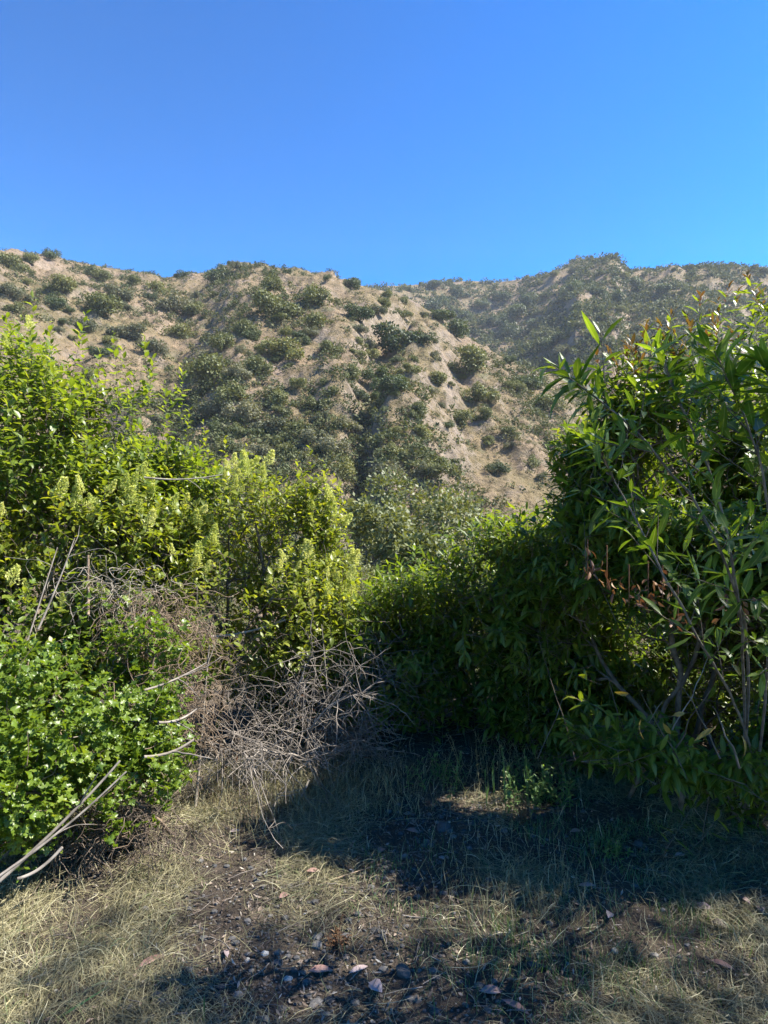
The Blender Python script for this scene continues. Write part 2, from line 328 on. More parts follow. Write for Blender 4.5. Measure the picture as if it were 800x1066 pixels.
def dress(g, B, D, Ls, n, L, W, kind='lance', droop=.25, a0=78, a1=32, curl=.18, fold=.28, tips=True, t0=.08, cal=None):
    """leaves spiralling along every shoot (base B, direction D, length Ls)"""
    m = len(B); U, V = frames(D); i = np.arange(n)[None, :]
    t = t0 + (1 - t0) * (i + rng.random((m, n))) / n
    ph = R(137.5) * i + rng.random((m, 1)) * 7
    a = np.radians(a0 + (a1 - a0) * t ** 1.5 + rng.normal(0, 9, (m, n)))
    rad = np.cos(ph)[..., None] * U[:, None] + np.sin(ph)[..., None] * V[:, None]
    P = B[:, None] + (t * Ls[:, None])[..., None] * D[:, None]
    d = np.cos(a)[..., None] * D[:, None] + np.sin(a)[..., None] * rad
    d[..., 2] -= droop * (.6 + .8 * rng.random((m, n))); d = nrm(d)
    Nn = D[:, None] * .55 + np.array([0, 0, .9]) + rng.normal(0, .22, (m, n, 3))
    sz = (L * (.58 + .78 * rng.random((m, n))) * (1 - .35 * np.clip((t - .75) / .25, 0, 1)))
    rn = np.clip(.35 * rng.random((m, 1)) + .45 * rng.random((m, n)) + .25 * t ** 2, 0, 1)
    if kind == 'lobed':
        lobed(g, P.reshape(-1, 3), d.reshape(-1, 3), Nn.reshape(-1, 3), sz.ravel(), rn.ravel())
    else:
        leaves(g, kind, P.reshape(-1, 3), d.reshape(-1, 3), Nn.reshape(-1, 3), sz.ravel(), (sz * W / L * (.85 + .3 * rng.random((m, n)))).ravel(),
               rng.normal(curl, .2, m * n), rng.normal(fold, .18, m * n), rn.ravel())
def grow(bases, leaders, tips, seed, wob=.05, rt=.0016, rmax=.03, dirs=None):
    """stems: one curved leader per base, then every shoot joins the nearest lower wood. Returns polylines per stem."""
    r_ = np.random.default_rng(seed); pos = []; par = []; stem = []; chains = []
    def add_path(pts, parent, sid):
        ch = [parent] if parent >= 0 else []
        for p in pts:
            pos.append(p); par.append(parent); stem.append(sid); parent = len(pos) - 1; ch.append(parent)
        chains.append((sid, ch))
    for sid, (b, l) in enumerate(zip(bases, leaders)):
        b = np.asarray(b, float); l = np.asarray(l, float); n = max(5, int(np.linalg.norm(l - b) / .12))
        t = np.linspace(0, 1, n)[:, None]; mid = (b + l) / 2 + r_.normal(0, .13, 3)
        pts = (1 - t) ** 2 * b + 2 * t * (1 - t) * mid + t * t * l + r_.normal(0, .014, (n, 3)) * np.sin(t * math.pi)
        add_path(list(pts), -1, sid)
    A = np.array(pos); tips = np.asarray(tips)
    dd = np.min(np.linalg.norm(tips[:, None] - A[None], axis=2), axis=1); order = np.argsort(dd)
    buf = np.zeros((len(A) + len(tips) * 14, 3)); buf[:len(A)] = A; cnt = len(A)
    for k in order:
        q = tips[k]; d = buf[:cnt] - q; c = np.sqrt((d ** 2).sum(1)) + .9 * np.maximum(d[:, 2] + .03, 0)
        j = int(np.argmin(c)); L = np.linalg.norm(buf[j] - q); n = int(np.clip(L / .09, 2, 12))
        t = (np.arange(1, n + 1) / n)[:, None]
        bend = np.array([0, 0, -.12 * L]) + r_.normal(0, wob, 3) * L * 2
        pts = buf[j] * (1 - t) + q * t + 4 * t * (1 - t) * bend * .5 + r_.normal(0, .006, (n, 3)) * (1 - t)
        add_path(list(pts), j, stem[j]); buf[cnt:cnt + n] = pts; cnt += n
    w = np.zeros(len(pos)); ends = {c[1][-1] for c in chains}
    for e in ends: w[e] += 1
    for i in range(len(pos) - 1, -1, -1):
        if par[i] >= 0: w[par[i]] += w[i]
    rad = np.minimum(rt * np.maximum(w, 1) ** .42, rmax)
    P = np.array(pos)
    return [(sid, P[ch], np.minimum(rad[ch], rad[ch[1]] if len(ch) > 1 else 1)) for sid, ch in chains]
def wood(root, chains, mat, name='stem', k=5):
    by = {}
    for sid, P, r in chains: by.setdefault(sid, []).append((P, r))
    for sid in sorted(by):
        g = Geo(); rn = .2 + .6 * rng.random()
        for P, r in by[sid]: tube(g, P, r, k, rn)
        adopt(g.obj(name, mat), root)
def sample_blobs(blobs, n, shell=.55, gap=.42, gs=2.2, seed=0, floor=.12):
    """points through a lumpy union of ellipsoids, denser near the surface; returns points and outward directions"""
    out, nr = [], []; wts = np.array([b[3] * b[4] * b[5] for b in blobs]) ** .67; wts = wts / wts.sum()
    while sum(map(len, out)) < n:
        m = n; k = rng.choice(len(blobs), m, p=wts); B = np.array([b[:6] for b in blobs], float)[k]
        d = nrm(rng.normal(size=(m, 3))); r = shell + (1 - shell) * rng.random(m) ** .7
        lump = .80 + .45 * fbm(d * 2.0 + k[:, None] * 7.7, 3, seed)
        p = B[:, :3] + d * B[:, 3:] * (r * lump)[:, None]
        ok = (vnoise(p * gs + 50, seed + 9) > gap * .9) & (p[:, 2] > gz(p[:, 0], p[:, 1]) + floor)
        inside = np.zeros(m, bool)
        for j, b in enumerate(blobs):
            e = (((p - np.array(b[:3])) / np.array(b[3:6])) ** 2).sum(1); inside |= (e < (.55 * shell) ** 2) & (k != j)
        ok &= ~inside
        out.append(p[ok]); nr.append(nrm(d / B[:, 3:])[ok])
    return np.concatenate(out)[:n], np.concatenate(nr)[:n]

# ------------------------------------------------------------------ right: laurel shrub, lower neighbour, near branch plant
def shoot_dirs(nr, up=.6, out=.7, rand=.35):
    d = nr * out + np.array([0, 0, up]) + rng.normal(0, rand, nr.shape); return nrm(d)
def laurel(name, label, blobs, bases, n, seed, L=.086, W=.0215, Ls=.26, nl=13, tipsred=0, deadn=0, mats=None, gap=.42, kind='lance', droop=.28):
    P, nr = sample_blobs(blobs, n, seed=seed, gap=gap, shell=.5)
    D = shoot_dirs(nr); ls = Ls * (.6 + .8 * rng.random(n)); B = P - D * ls[:, None]
    root = thing(name, label, 'shrub', bases[0])
    cen = [np.array(b[:3]) for b in blobs]
    lead = [cen[i % len(cen)] + rng.normal(0, .18, 3) for i in range(len(bases))]
    ch = grow(bases, lead, B, seed, rmax=.015, rt=.0013)
    wood(root, ch, M_stemd)
    g = Geo(); dress(g, B, D, ls, nl, L, W, kind, droop=droop); adopt(g.obj('foliage', mats or M_bay), root)
    sh = Geo()
    for b, d, l in zip(B, D, ls): tube(sh, [b, b + d * l * .5, b + d * l], [.0019, .0014, .0008], 3, .6)
    adopt(sh.obj('twig', M_stem), root)
    if tipsred:
        k = np.argsort(-(P[:, 2] - .8 * np.abs(P[:, 0] - 1.25) + .35 * rng.random(n)))[:tipsred]
        g = Geo(); dress(g, B[k] + D[k] * (ls[k] * .85)[:, None], D[k], ls[k] * .35, 6, .045, .013, 'oval', droop=-.1, a0=50, a1=15)
        adopt(g.obj('new_foliage', M_red), root)
    return root
big = laurel('laurel_shrub', 'tall dense evergreen shrub with narrow glossy leaves filling the right side', [
    (1.78, 3.5, 1.70, .82, .75, .92), (1.27, 3.45, 1.72, .42, .45, .52), (2.35, 3.6, 1.65, .65, .65, .85), (1.5, 3.55, .98, .75, .6, .55), (1.0, 3.95, 1.05, .5, .5, .48), (1.7, 4.3, .55, .9, .5, .55), (2.3, 3.9, .55, .8, .5, .55), (2.0, 3.15, 1.15, .55, .45, .6), (1.5, 3.15, .62, .7, .35, .34), (2.05, 3.0, .62, .4, .3, .34)],
    [(1.3, 3.6, 0), (1.5, 3.4, 0), (1.6, 3.7, 0), (1.75, 3.3, 0), (1.9, 3.5, 0), (2.1, 3.2, 0), (1.1, 3.9, 0), (2.4, 3.4, 0), (.95, 4.0, 0), (2.0, 3.8, 0)], 5200, 101, tipsred=70, gap=.53)
low = laurel('laurel_shrub', 'lower shaded shrub with narrow dark leaves between the tall right shrub and the gap', [
    (.66, 4.7, .84, .78, .7, .54), (1.0, 4.0, 1.26, .42, .45, .52), (.6, 4.1, 1.08, .42, .45, .48), (.2, 4.4, .85, .45, .5, .44), (.12, 5.1, .66, .5, .55, .45), (1.15, 4.6, 1.08, .5, .5, .48), (-.1, 4.9, .45, .4, .4, .4), (.75, 4.4, .5, .6, .45, .4), (.5, 4.5, .28, .75, .5, .28), (1.2, 4.1, .4, .5, .5, .35)],
    [(.3, 4.9, 0), (.55, 4.7, 0), (.75, 4.8, 0), (.95, 4.6, 0), (0, 5.1, 0), (1.2, 4.7, 0)], 2600, 202, L=.078, W=.021, Ls=.22, nl=13)

# near plant with long leaves on bare pale stems, reaching in from the right
def cane_plant():
    root = thing('willow_sapling', 'slender sapling with long pointed leaves on bare arching stems at right edge', 'sapling', on_ground(770, 830))
    base = on_ground(775, 845)
    stems = [[(775, 800, 3.1), (782, 690, 2.6), (768, 610, 2.1), (725, 520, 2.05), (672, 462, 2.0), (626, 416, 1.95), (606, 402, 1.93)],
             [(775, 800, 3.1), (775, 700, 2.6), (770, 620, 2.1), (752, 530, 2.05), (730, 470, 2.0), (708, 420, 2.0), (700, 400, 2.0)],
             [(790, 805, 3.0), (800, 690, 2.5), (805, 560, 1.85), (792, 480, 1.8), (775, 430, 1.8), (755, 395, 1.8)],
             [(800, 800, 3.0), (830, 640, 2.3), (845, 520, 1.7), (832, 450, 1.7), (806, 405, 1.7)],
             [(790, 800, 3.0), (760, 720, 2.7), (715, 640, 2.25), (670, 560, 2.3), (640, 500, 2.3), (622, 470, 2.3)]]
    Bs, Ds, Lg = [], [], []
    for st in stems:
        K = np.array([base + rng.normal(0, .07, 3) * [1, 1, 0]] + [at(*p) for p in st]); tk = np.linspace(0, 1, len(K)); tt = np.linspace(0, 1, 40)
        C = np.stack([np.interp(tt, tk, K[:, c]) for c in range(3)], -1)
        for _ in range(6): C[1:-1] = (C[:-2] + 2 * C[1:-1] + C[2:]) / 4
        C += (fbm(C * 9, 2, 5)[:, None] - .5) * .02
        g = Geo(); tube(g, C, np.linspace(.0068, .0018, 40), 6, .35); adopt(g.obj('stem', M_deadw), root)
        for i in range(13, 40):
            d = nrm(C[min(i + 1, 39)] - C[i - 1])
            if i > 34:
                Bs.append(C[i - 3]); Ds.append(d); Lg.append(.16)
            elif rng.random() < .62:
                side = nrm(np.cross(d, rng.normal(size=3))); dd = nrm(d * .6 + side * .8 + [0, 0, .25]); Bs.append(C[i]); Ds.append(dd); Lg.append(.12 + .14 * rng.random())
    Bs, Ds, Lg = np.array(Bs), np.array(Ds), np.array(Lg)
    sh = Geo()
    for b, d, l in zip(Bs, Ds, Lg): tube(sh, [b, b + d * l], [.002, .001], 4, .5)
    adopt(sh.obj('twig_spray', M_stem), root)
    g = Geo(); dress(g, Bs, Ds, Lg, 9, .098, .0215, 'lance', droop=.18, a0=70, a1=25, curl=.12, t0=.05); adopt(g.obj('foliage', M_long), root)
    # yellowing leaves low down
    for (u, v, y, an) in [(772, 765, 2.2, -70), (745, 757, 2.25, 200), (690, 752, 2.4, -60), (668, 748, 2.4, -120), (655, 722, 2.5, 180), (700, 745, 2.4, 20), (760, 690, 2.2, -40)]:
        g = Geo(); d = np.array([[math.cos(R(an)), -.3, math.sin(R(an))]])
        leaves(g, 'lance', at(u, v, y)[None], d, rng.normal(0, .5, (1, 3)) + [.2, -1, .5], .05 + .035 * rng.random(), .017, .45, .45, rng.random()); adopt(g.obj('yellow_leaf', M_yel), root)
    return root
cane_plant()
# clusters of dead brown leaves hanging in the laurel (parts of it)
for (u, v, y) in [(632, 598, 2.75), (655, 618, 2.7), (690, 612, 2.65), (768, 632, 2.3), (612, 590, 2.9), (675, 615, 2.7), (706, 640, 2.6)]:
    c = at(u, v, y); g = Geo(); n = 14; tube(g, [c + [0, 0, .12], c, c - [0, 0, .06]], [.003, .002, .001], 4); P = c + rng.normal(0, .03, (n, 3)); d = rng.normal(0, 1, (n, 3)) + [0, 0, -1]
    leaves(g, 'lance', P, d, rng.normal(size=(n, 3)), (.05 + .03 * rng.random(n)) * y / 4.2, .014, .5 * rng.random(n), .4, rng.random(n)); adopt(g.obj('dead_foliage', M_dead), big)

# ------------------------------------------------------------------ left: tall shrub, flowering shrub, lobed bramble
def plume_mesh(seed):
    r_ = np.random.default_rng(seed); g = Geo(); n = 330
    t = r_.random(n) ** .8; ph = r_.random(n) * 6.283; wid = .040 * (1 - t) ** .75 * (.35 + .65 * r_.random(n)) + .003
    lobe = 1 + .45 * np.sin(3 * ph + 5 * t + seed)
    P = np.stack([np.cos(ph) * wid * lobe, np.sin(ph) * wid * lobe, t * .135], -1)
    D = nrm(np.stack([np.cos(ph), np.sin(ph), .7 + 0 * ph], -1) + r_.normal(0, .3, (n, 3)))
    leaves(g, 'chip', P, D, r_.normal(size=(n, 3)), .012 + .009 * r_.random(n), .009, .2, .3, r_.random(n))
    tube(g, [(0, 0, -.02), (0, 0, .06), (0, 0, .12)], [.0015, .0012, .0006], 3, .2)
    return g.mesh('flower_plume', M_plume)
PLUMES = [plume_mesh(s) for s in range(4)]
def put_plume(root, p, d, s):
    o = bpy.data.objects.new('flower_plume', random.choice(PLUMES)); COL.objects.link(o); o.parent = root
    o.location = [float(a) for a in (np.asarray(p) - np.array(root.location))]
    from mathutils import Vector
    o.rotation_euler = Vector([float(a) for a in d]).to_track_quat('Z', 'Y').to_euler(); o.scale = (s * random.uniform(.65, 1.1), s * random.uniform(.65, 1.1), s)
def leafy(name, label, blobs, bases, n, seed, mat, L, W, Ls, nl, kind='oval', gap=.42, up=.75, shell=.55, extra=None, plumes=0, plume_s=1.0, droop=.15, stemmat=None, plume_front=True):
    P, nr = sample_blobs(blobs, n, seed=seed, gap=gap, shell=shell)
    D = shoot_dirs(nr, up, .55, .3); ls = Ls * (.6 + .8 * rng.random(n))
    if extra is not None:
        eP, eD, eL = extra; P = np.concatenate([P, eP]); D = np.concatenate([D, eD]); ls = np.concatenate([ls, eL]); n = len(P)
    B = P - D * ls[:, None]
    root = thing(name, label, 'shrub', bases[0]); cen = [np.array(b[:3]) for b in blobs]
    lead = [cen[i % len(cen)] + rng.normal(0, .2, 3) for i in range(len(bases))]
    wood(root, grow(bases, lead, B, seed), stemmat or M_stem)
    g = Geo(); long = ls > Ls * 1.6
    dress(g, B[~long], D[~long], ls[~long], nl, L, W, kind, droop=droop, a0=75, a1=35)
    if long.any(): dress(g, B[long], D[long], ls[long], nl * 2, L * .95, W, kind, droop=droop * .6, a0=75, a1=30)
    adopt(g.obj('foliage', mat), root)
    sh = Geo()
    for b, d, l in zip(B, D, ls): tube(sh, [b, b + d * l * .5, b + d * l], [.002, .0015, .0009], 3, .6)
    adopt(sh.obj('twig', M_stem), root)
    if plumes:
        vis = -nr[:, 1] * .5 + nr[:, 2] * .8 + .5 * nr[:, 0] + .55 * rng.random(len(nr)); k = np.argsort(-vis)[:plumes]
        for i in k: put_plume(root, P[i], nrm(D[i] + rng.normal(0, .3, 3) + [0, 0, .4]), plume_s * (.5 + .65 * rng.random()))
    return root
def spires(pts, ln):                         # tall upright shoots rising out of a crown
    P = np.array([at(*p) for p in pts]); m = len(P); D = nrm(np.array([0, 0, 1.]) + rng.normal(0, .14, (m, 3))); return P, D, ln * (.8 + .5 * rng.random(m))
leafy('leafy_shrub', 'tall dark green shrub with oval leaves and upright shoots at the left edge',
      [(-2.75, 4.6, 1.93, 1.0, .8, .92), (-2.1, 4.9, 1.65, .75, .7, .9), (-1.6, 4.85, 1.45, .5, .6, .75), (-2.2, 4.3, 1.0, .9, .6, .6), (-3.3, 4.2, 1.3, 1.0, .9, 1.1), (-2.5, 3.9, .65, .9, .5, .55), (-1.75, 4.6, 1.55, .5, .5, .42)],
      [(-2.7, 4.6, 0), (-2.4, 4.8, 0), (-2.1, 4.7, 0), (-3.0, 4.5, 0), (-2.3, 4.3, 0), (-3.3, 4.2, 0), (-1.9, 4.8, 0), (-2.6, 4.2, 0)], 3900, 303, M_tall, .070, .030, .24, 12,
      extra=spires([(35, 308, 4.5), (22, 330, 4.4), (52, 335, 4.6), (90, 325, 4.6), (84, 345, 4.4), (118, 345, 4.8), (128, 362, 4.7), (150, 350, 4.9), (160, 372, 4.7), (190, 380, 4.9), (10, 350, 4.3), (70, 372, 4.4), (105, 365, 4.6), (140, 388, 4.7), (172, 395, 4.7), (185, 402, 4.8), (45, 365, 4.3), (20, 375, 4.3)], .5),
      plumes=26, plume_s=.8)
leafy('flowering_shrub', 'yellow-green shrub tipped with cream flower plumes left of the gap',
      [(-1.2, 4.9, 1.45, .66, .6, .60), (-.70, 4.9, 1.15, .50, .5, .58), (-1.6, 4.6, 1.2, .6, .5, .65), (-.85, 4.5, .85, .7, .5, .5), (-.42, 4.95, .85, .36, .4, .42), (-.5, 4.9, 1.55, .22, .25, .35), (-1.3, 4.4, 1.0, .5, .35, .4), (-1.95, 4.2, 1.40, .6, .35, .38), (-2.5, 4.0, 1.25, .5, .35, .35)],
      [(-1.2, 4.9, 0), (-.95, 4.8, 0), (-.7, 4.9, 0), (-1.5, 4.7, 0), (-.5, 5.0, 0), (-1.0, 5.1, 0), (-1.9, 4.2, 0), (-2.4, 4.05, 0)], 2050, 404, M_flow, .055, .024, .22, 11, 'oval',
      extra=spires([(322, 462, 4.9), (310, 478, 4.8), (338, 480, 4.9), (345, 500, 4.9), (300, 495, 4.8), (358, 520, 4.9), (198, 425, 4.8), (212, 440, 4.8), (235, 455, 4.8), (258, 462, 4.8), (270, 480, 4.8), (285, 500, 4.7)], .4),
      plumes=98, plume_s=.84, up=.5)
def bramble():
    blobs = [(-1.62, 3.05, .60, .58, .45, .44), (-1.28, 3.25, .56, .30, .4, .32), (-1.9, 2.9, .7, .5, .5, .5), (-1.12, 3.1, .34, .22, .3, .2), (-1.6, 2.75, .45, .4, .3, .3), (-1.95, 3.3, .85, .5, .4, .32), (-1.3, 3.35, .8, .35, .3, .25)]
    P, nr = sample_blobs(blobs, 1250, seed=505, gap=.54, shell=.6, floor=.16); D = shoot_dirs(nr, .35, .6, .5); ls = .14 * (.6 + .8 * rng.random(len(P))); B = P - D * ls[:, None]; far = rng.random(len(P)) < .2; ls = np.where(far, .3, ls)
    root = thing('bramble', 'bright green bramble with small lobed leaves at lower left', 'bramble', (-1.55, 3.1, 0))
    wood(root, grow([(-1.5, 3.1, 0), (-1.2, 3.25, 0), (-1.9, 3.0, 0), (-1.7, 2.9, 0), (-1.0, 3.2, 0)], [np.array(b[:3]) for b in blobs], B, 505, rt=.0014, rmax=.008), M_vine)
    g = Geo(); dress(g, B, D, ls, 9, .040, .04, 'lobed', droop=.1, a0=80, a1=45); adopt(g.obj('foliage', M_lobe), root)
bramble()
leafy('sage_shrub', 'small pale grey-green shrub standing in the gap between the left and right shrubs',
      [(-.42, 6.1, .75, .42, .4, .5), (-.3, 6.0, .35, .4, .4, .35)], [(-.45, 6.1, -.1), (-.3, 6.0, -.1), (-.55, 6.1, -.1)], 420, 606, M_sage, .034, .014, .16, 14, 'oval', stemmat=M_deadw)
leafy('thicket_shrub', 'dark low shrub in shade behind the dead brush at the gap',
      [(-.45, 4.55, .42, .55, .35, .42), (.0, 4.5, .35, .45, .35, .35)], [(-.5, 4.6, 0), (-.2, 4.5, 0), (.1, 4.6, 0)], 520, 616, M_tall, .055, .024, .18, 11, 'oval')

leafy('thicket_shrub', 'dark shrub behind the bare stems under the tall right shrub',
      [(1.75, 4.9, .6, .75, .4, .62), (2.6, 4.8, .6, .8, .4, .62), (2.2, 4.6, .35, .8, .35, .4)], [(1.5, 4.9, 0), (1.9, 4.8, 0), (2.4, 4.9, 0), (2.8, 4.8, 0)], 1300, 626, M_bay, .07, .02, .18, 12, 'lance', gap=.3, stemmat=M_stemd)

# ------------------------------------------------------------------ dead brush, tangles, leaning canes
def wander(p, d, L, n, curl=.25, grav=-.15, r_=rng):
    P = [np.array(p, float)]; d = nrm(np.array(d, float))
    for _ in range(n):
        d = nrm(d + r_.normal(0, curl, 3) + [0, 0, grav * .3]); P.append(P[-1] + d * L / n)
    return np.array(P)
def clampz(P, lift=.006):
    P[:, 2] = np.maximum(P[:, 2], gz(P[:, 0], P[:, 1]) + lift); return P
def dead_shrub():
    root = thing('dead_shrub', 'collapsed grey dead shrub, a tangle of bare twigs beside the bramble', 'dead shrub', (-.65, 3.95, 0))
    for k in range(14):
        b = np.array([rng.uniform(-1.15, -.25), rng.uniform(3.8, 4.4), 0.]); b[2] = gz(b[:1], b[1:2])[0]
        g = Geo(); rn = rng.random()
        d = nrm(np.array([rng.normal(0, .55), rng.normal(-.1, .3), .8])); L = rng.uniform(.4, .8)
        main = clampz(wander(b, d, L, 14, .10, -.16)); tube(g, main, np.linspace(.0095, .002, len(main)), 5, rn)
        for j in range(34):
            i = rng.integers(2, len(main)); dd = nrm(main[min(i, 13)] - main[i - 1]) * .4 + rng.normal(0, .6, 3) + [0, 0, .05]
            tw = clampz(wander(main[i], dd, rng.uniform(.18, .55), 10, .17, -.2)); tube(g, tw, np.linspace(.0026, .0011, len(tw)), 4, rng.random())
            for q in range(3):
                i2 = rng.integers(2, 9); t2 = clampz(wander(tw[i2], rng.normal(0, 1, 3), rng.uniform(.06, .22), 6, .22, -.2)); tube(g, t2, np.linspace(.0018, .0009, len(t2)), 3, rng.random())
        adopt(g.obj('branch', M_deadw), root)
        if k % 2 == 0:
            g = Geo(); Pm = main[5:] + rng.normal(0, .05, (len(main) - 5, 3)); m_ = len(Pm); leaves(g, 'lance', Pm, rng.normal(size=(m_, 3)), rng.normal(size=(m_, 3)), .045, .012, .4, .4, rng.random(m_)); tube(g, Pm[:3], .0008, 3); adopt(g.obj('dead_foliage', M_dead), root)
dead_shrub()
def tangle(name, label, cen, rad, n, mat, L, rr, seed):
    root = thing(name, label, 'dead vine', (cen[0], cen[1], cen[2])); r_ = np.random.default_rng(seed)
    for k in range(6):
        g = Geo()
        for _ in range(n // 6):
            p = np.array(cen) + nrm(r_.normal(size=3)) * np.array(rad) * r_.random() ** .5
            P = clampz(wander(p, r_.normal(size=3) + [0, 0, -.3], r_.uniform(.4, 1) * L, 12, .34, -.35, r_)); tube(g, P, np.linspace(rr, rr * .45, len(P)), 4, r_.random())
        adopt(g.obj('vine_strand', mat), root)
tangle('dead_vine', 'dry brown tangle of vine twigs draped above the bramble', at(165, 655, 3.75), (.34, .22, .24), 380, M_vine, .42, .0022, 31)
tangle('dead_vine', 'pale dry twig tangle high in the left shrub above the brown vine', at(110, 610, 3.95), (.42, .2, .16), 200, M_pale, .4, .0021, 32)
tangle('dead_vine', 'brown dry twig tangle hanging down the right side of the bramble', at(196, 735, 3.45), (.17, .2, .30), 230, M_vine, .34, .0019, 34)
tangle('dead_vine', 'dark matted dead stems under the bramble at the ground edge', at(100, 858, 2.98), (.44, .22, .14), 320, M_stemd, .36, .002, 33)
def cane(label, p0, p1, r0, r1, mat=M_pale, sag=.02, forks=0, name='dead_branch', cat='dead branch'):
    a, b = (at(*p) if len(p) == 3 else on_ground(*p) for p in (p0, p1)); n = 16; t = np.linspace(0, 1, n)[:, None]
    P = a * (1 - t) + b * t + np.array([0, 0, -sag]) * 4 * t * (1 - t); P += (np.stack([fbm(xy(t[:, 0] * 3, 0 * t[:, 0], 1, q + label.__len__()), 2, q) for q in range(3)], -1) - .5) * .012 * np.linalg.norm(b - a) * np.sin(t * math.pi) ** .5
    root = thing(name, label, cat, a); g = Geo(); tube(g, P, np.linspace(r0, r1, n), 7, .3 + .6 * rng.random()); adopt(g.obj('shaft', mat), root)
    for k in range(forks):
        i = rng.integers(5, 14); d = nrm(b - a) + rng.normal(0, .5, 3); g = Geo(); W_ = wander(P[i], d, rng.uniform(.1, .25), 7, .12, -.05); tube(g, W_, np.linspace(r1 * .9, r1 * .4, 8), 5, .5); adopt(g.obj('side_twig', mat), root)
    return root
cane('thick grey cane leaning up from the lower left corner into the bramble', (-10, 925, 2.45), (125, 792, 2.75), .0075, .0045, M_deadw, forks=2)
cane('pale cane lying just below the thick grey cane at lower left', (-5, 915, 2.4), (132, 803, 2.7), .0055, .0035, M_deadw, forks=1)
cane('short broken cane stub at the foot of the bramble', (18, 915, 2.4), (65, 882, 2.5), .006, .006, M_deadw)
cane('thin grey cane sticking out from the bramble at the left edge', (-15, 795, 2.6), (60, 766, 2.8), .008, .004, forks=1)
cane('pale stick crossing behind the bramble toward the dead brush', (135, 722, 3.0), (215, 690, 3.3), .006, .0035, M_deadw, forks=2)
cane('stout pale stick slanting out of the bramble above the dead brush', (150, 788, 2.95), (202, 770, 3.1), .007, .0055, M_deadw, forks=1)
cane('slim stick ending beside the upright grey stalk by the dead brush', (165, 752, 3.0), (205, 738, 3.2), .006, .0045, M_deadw, forks=1)
cane('upright bleached stalk pair rising from the left shrub', (40, 655, 3.6), (78, 560, 3.8), .0065, .003, M_deadw, forks=2)
cane('long thin stalk leaning across the left bramble', (12, 712, 2.9), (60, 570, 3.3), .0045, .0025, M_deadw, forks=1)
cane('pinkish bare stem standing in front of the left shrub', (92, 640, 3.8), (92, 578, 3.9), .009, .008, M_vine)
cane('short pale branch slanting above the brown vine tangle', (123, 662, 3.4), (152, 634, 3.5), .007, .004, M_deadw)
cane('pale horizontal branch poking from the flowering shrub', (220, 663, 4.2), (298, 645, 4.3), .009, .005, forks=2)
cane('thin yellow branch crossing the crown of the flowering shrub', (150, 497, 4.1), (232, 494, 4.2), .006, .003, forks=2)
cane('tall white forked stalk at the left end of the dead brush', (203, 845), (218, 672, 3.7), .009, .004, forks=3)
cane('slender arching stalk at the right end of the dead brush', (347, 775, 4.1), (335, 650, 4.2), .0055, .0025, M_pale, .0, 2)
cane('upright grey stick in the middle of the dead brush', (300, 790, 3.95), (318, 690, 4.0), .006, .004, M_deadw, 0, 2)
cane('grey log lying along the back of the dead brush', (255, 785, 4.05), (345, 778, 4.15), .016, .011, M_deadw)
cane('straight grey stick slanting to the ground at the brush edge', (322, 812, 3.7), (300, 850), .007, .005, M_pale)
cane('slanting stick through the left part of the dead brush', (232, 770, 3.6), (258, 815, 3.7), .007, .004, M_pale, 0, 1)
cane('bent dry twig lying on the dark soil in the middle', (292, 940), (420, 893), .0035, .002, M_vine, -.015, 2)
cane('thin fallen twig curving over the straw at right', (690, 915), (740, 960), .003, .0018, M_vine, -.02, 1)
cane('fallen twig beside the brown leaf at bottom right of centre', (520, 985), (590, 1020), .003, .002, M_vine, -.01, 1)
# dead stems low under the laurel, one mesh each
for (a, b, r0) in [((690, 800, 2.9), (740, 718, 2.8), .009), ((715, 810, 2.8), (668, 722, 2.9), .007), ((770, 800, 2.6), (742, 735, 2.7), .010), ((640, 800, 3.2), (690, 730, 3.0), .006), ((600, 795, 3.5), (560, 660, 3.6), .007), ((700, 760, 2.8), (740, 680, 2.8), .006), ((560, 790, 3.8), (600, 690, 3.7), .006), ((660, 800, 3.0), (630, 690, 3.1), .007), ((750, 790, 2.7), (700, 700, 2.8), .008)]:
    P0, P1 = at(*a), at(*b); t = np.linspace(0, 1, 14)[:, None]; P = P0 * (1 - t) + P1 * t; P += (np.stack([fbm(xy(t[:, 0] * 3, 0 * t[:, 0] + r0 * 999, 1, q), 2, q) for q in range(3)], -1) - .5) * .05 * np.sin(t * math.pi); g = Geo(); tube(g, P, np.linspace(r0, r0 * .4, 14) * .5, 5, rng.random()); adopt(g.obj('bare_stem', M_deadw if r0 < .0065 else M_stemd), big)

# ------------------------------------------------------------------ ground cover
def ground_pts(n, dens, x0=-2.6, x1=2.9, y0=.9, y1=5.2):
    out = []
    while sum(map(len, out)) < n:
        y = y0 + (y1 - y0) * rng.random(n * 3); x = x0 + (x1 - x0) * rng.random(n * 3)
        keep = (np.abs(x) < y * .62 + .35) & (rng.random(len(x)) < dens(x, y)); out.append(np.stack([x, y], -1)[keep])
    p = np.concatenate(out)[:n]; return np.column_stack([p, gz(p[:, 0], p[:, 1])])
def uv(x, y): return CU + F * x / y, CV + F * CH / y
SOIL = [(420, 925, 80, 60, .7), (250, 950, 90, 50, .6), (470, 1040, 120, 40, .55), (300, 1010, 120, 70, 1.0), (380, 985, 70, 60, .75), (455, 860, 75, 22, .95), (400, 900, 60, 30, .6), (690, 885, 110, 24, .75), (620, 930, 50, 30, .4), (560, 1010, 40, 40, .5), (740, 1000, 70, 50, .45), (500, 850, 90, 14, .7), (330, 940, 60, 30, .6)]
def bare(x, y):
    u, v = uv(x, y); b = np.zeros_like(u)
    for (cu, cv, ru, rv, s) in SOIL: b = np.maximum(b, s * np.exp(-((u - cu) / ru) ** 2 - ((v - cv) / rv) ** 2))
    return b
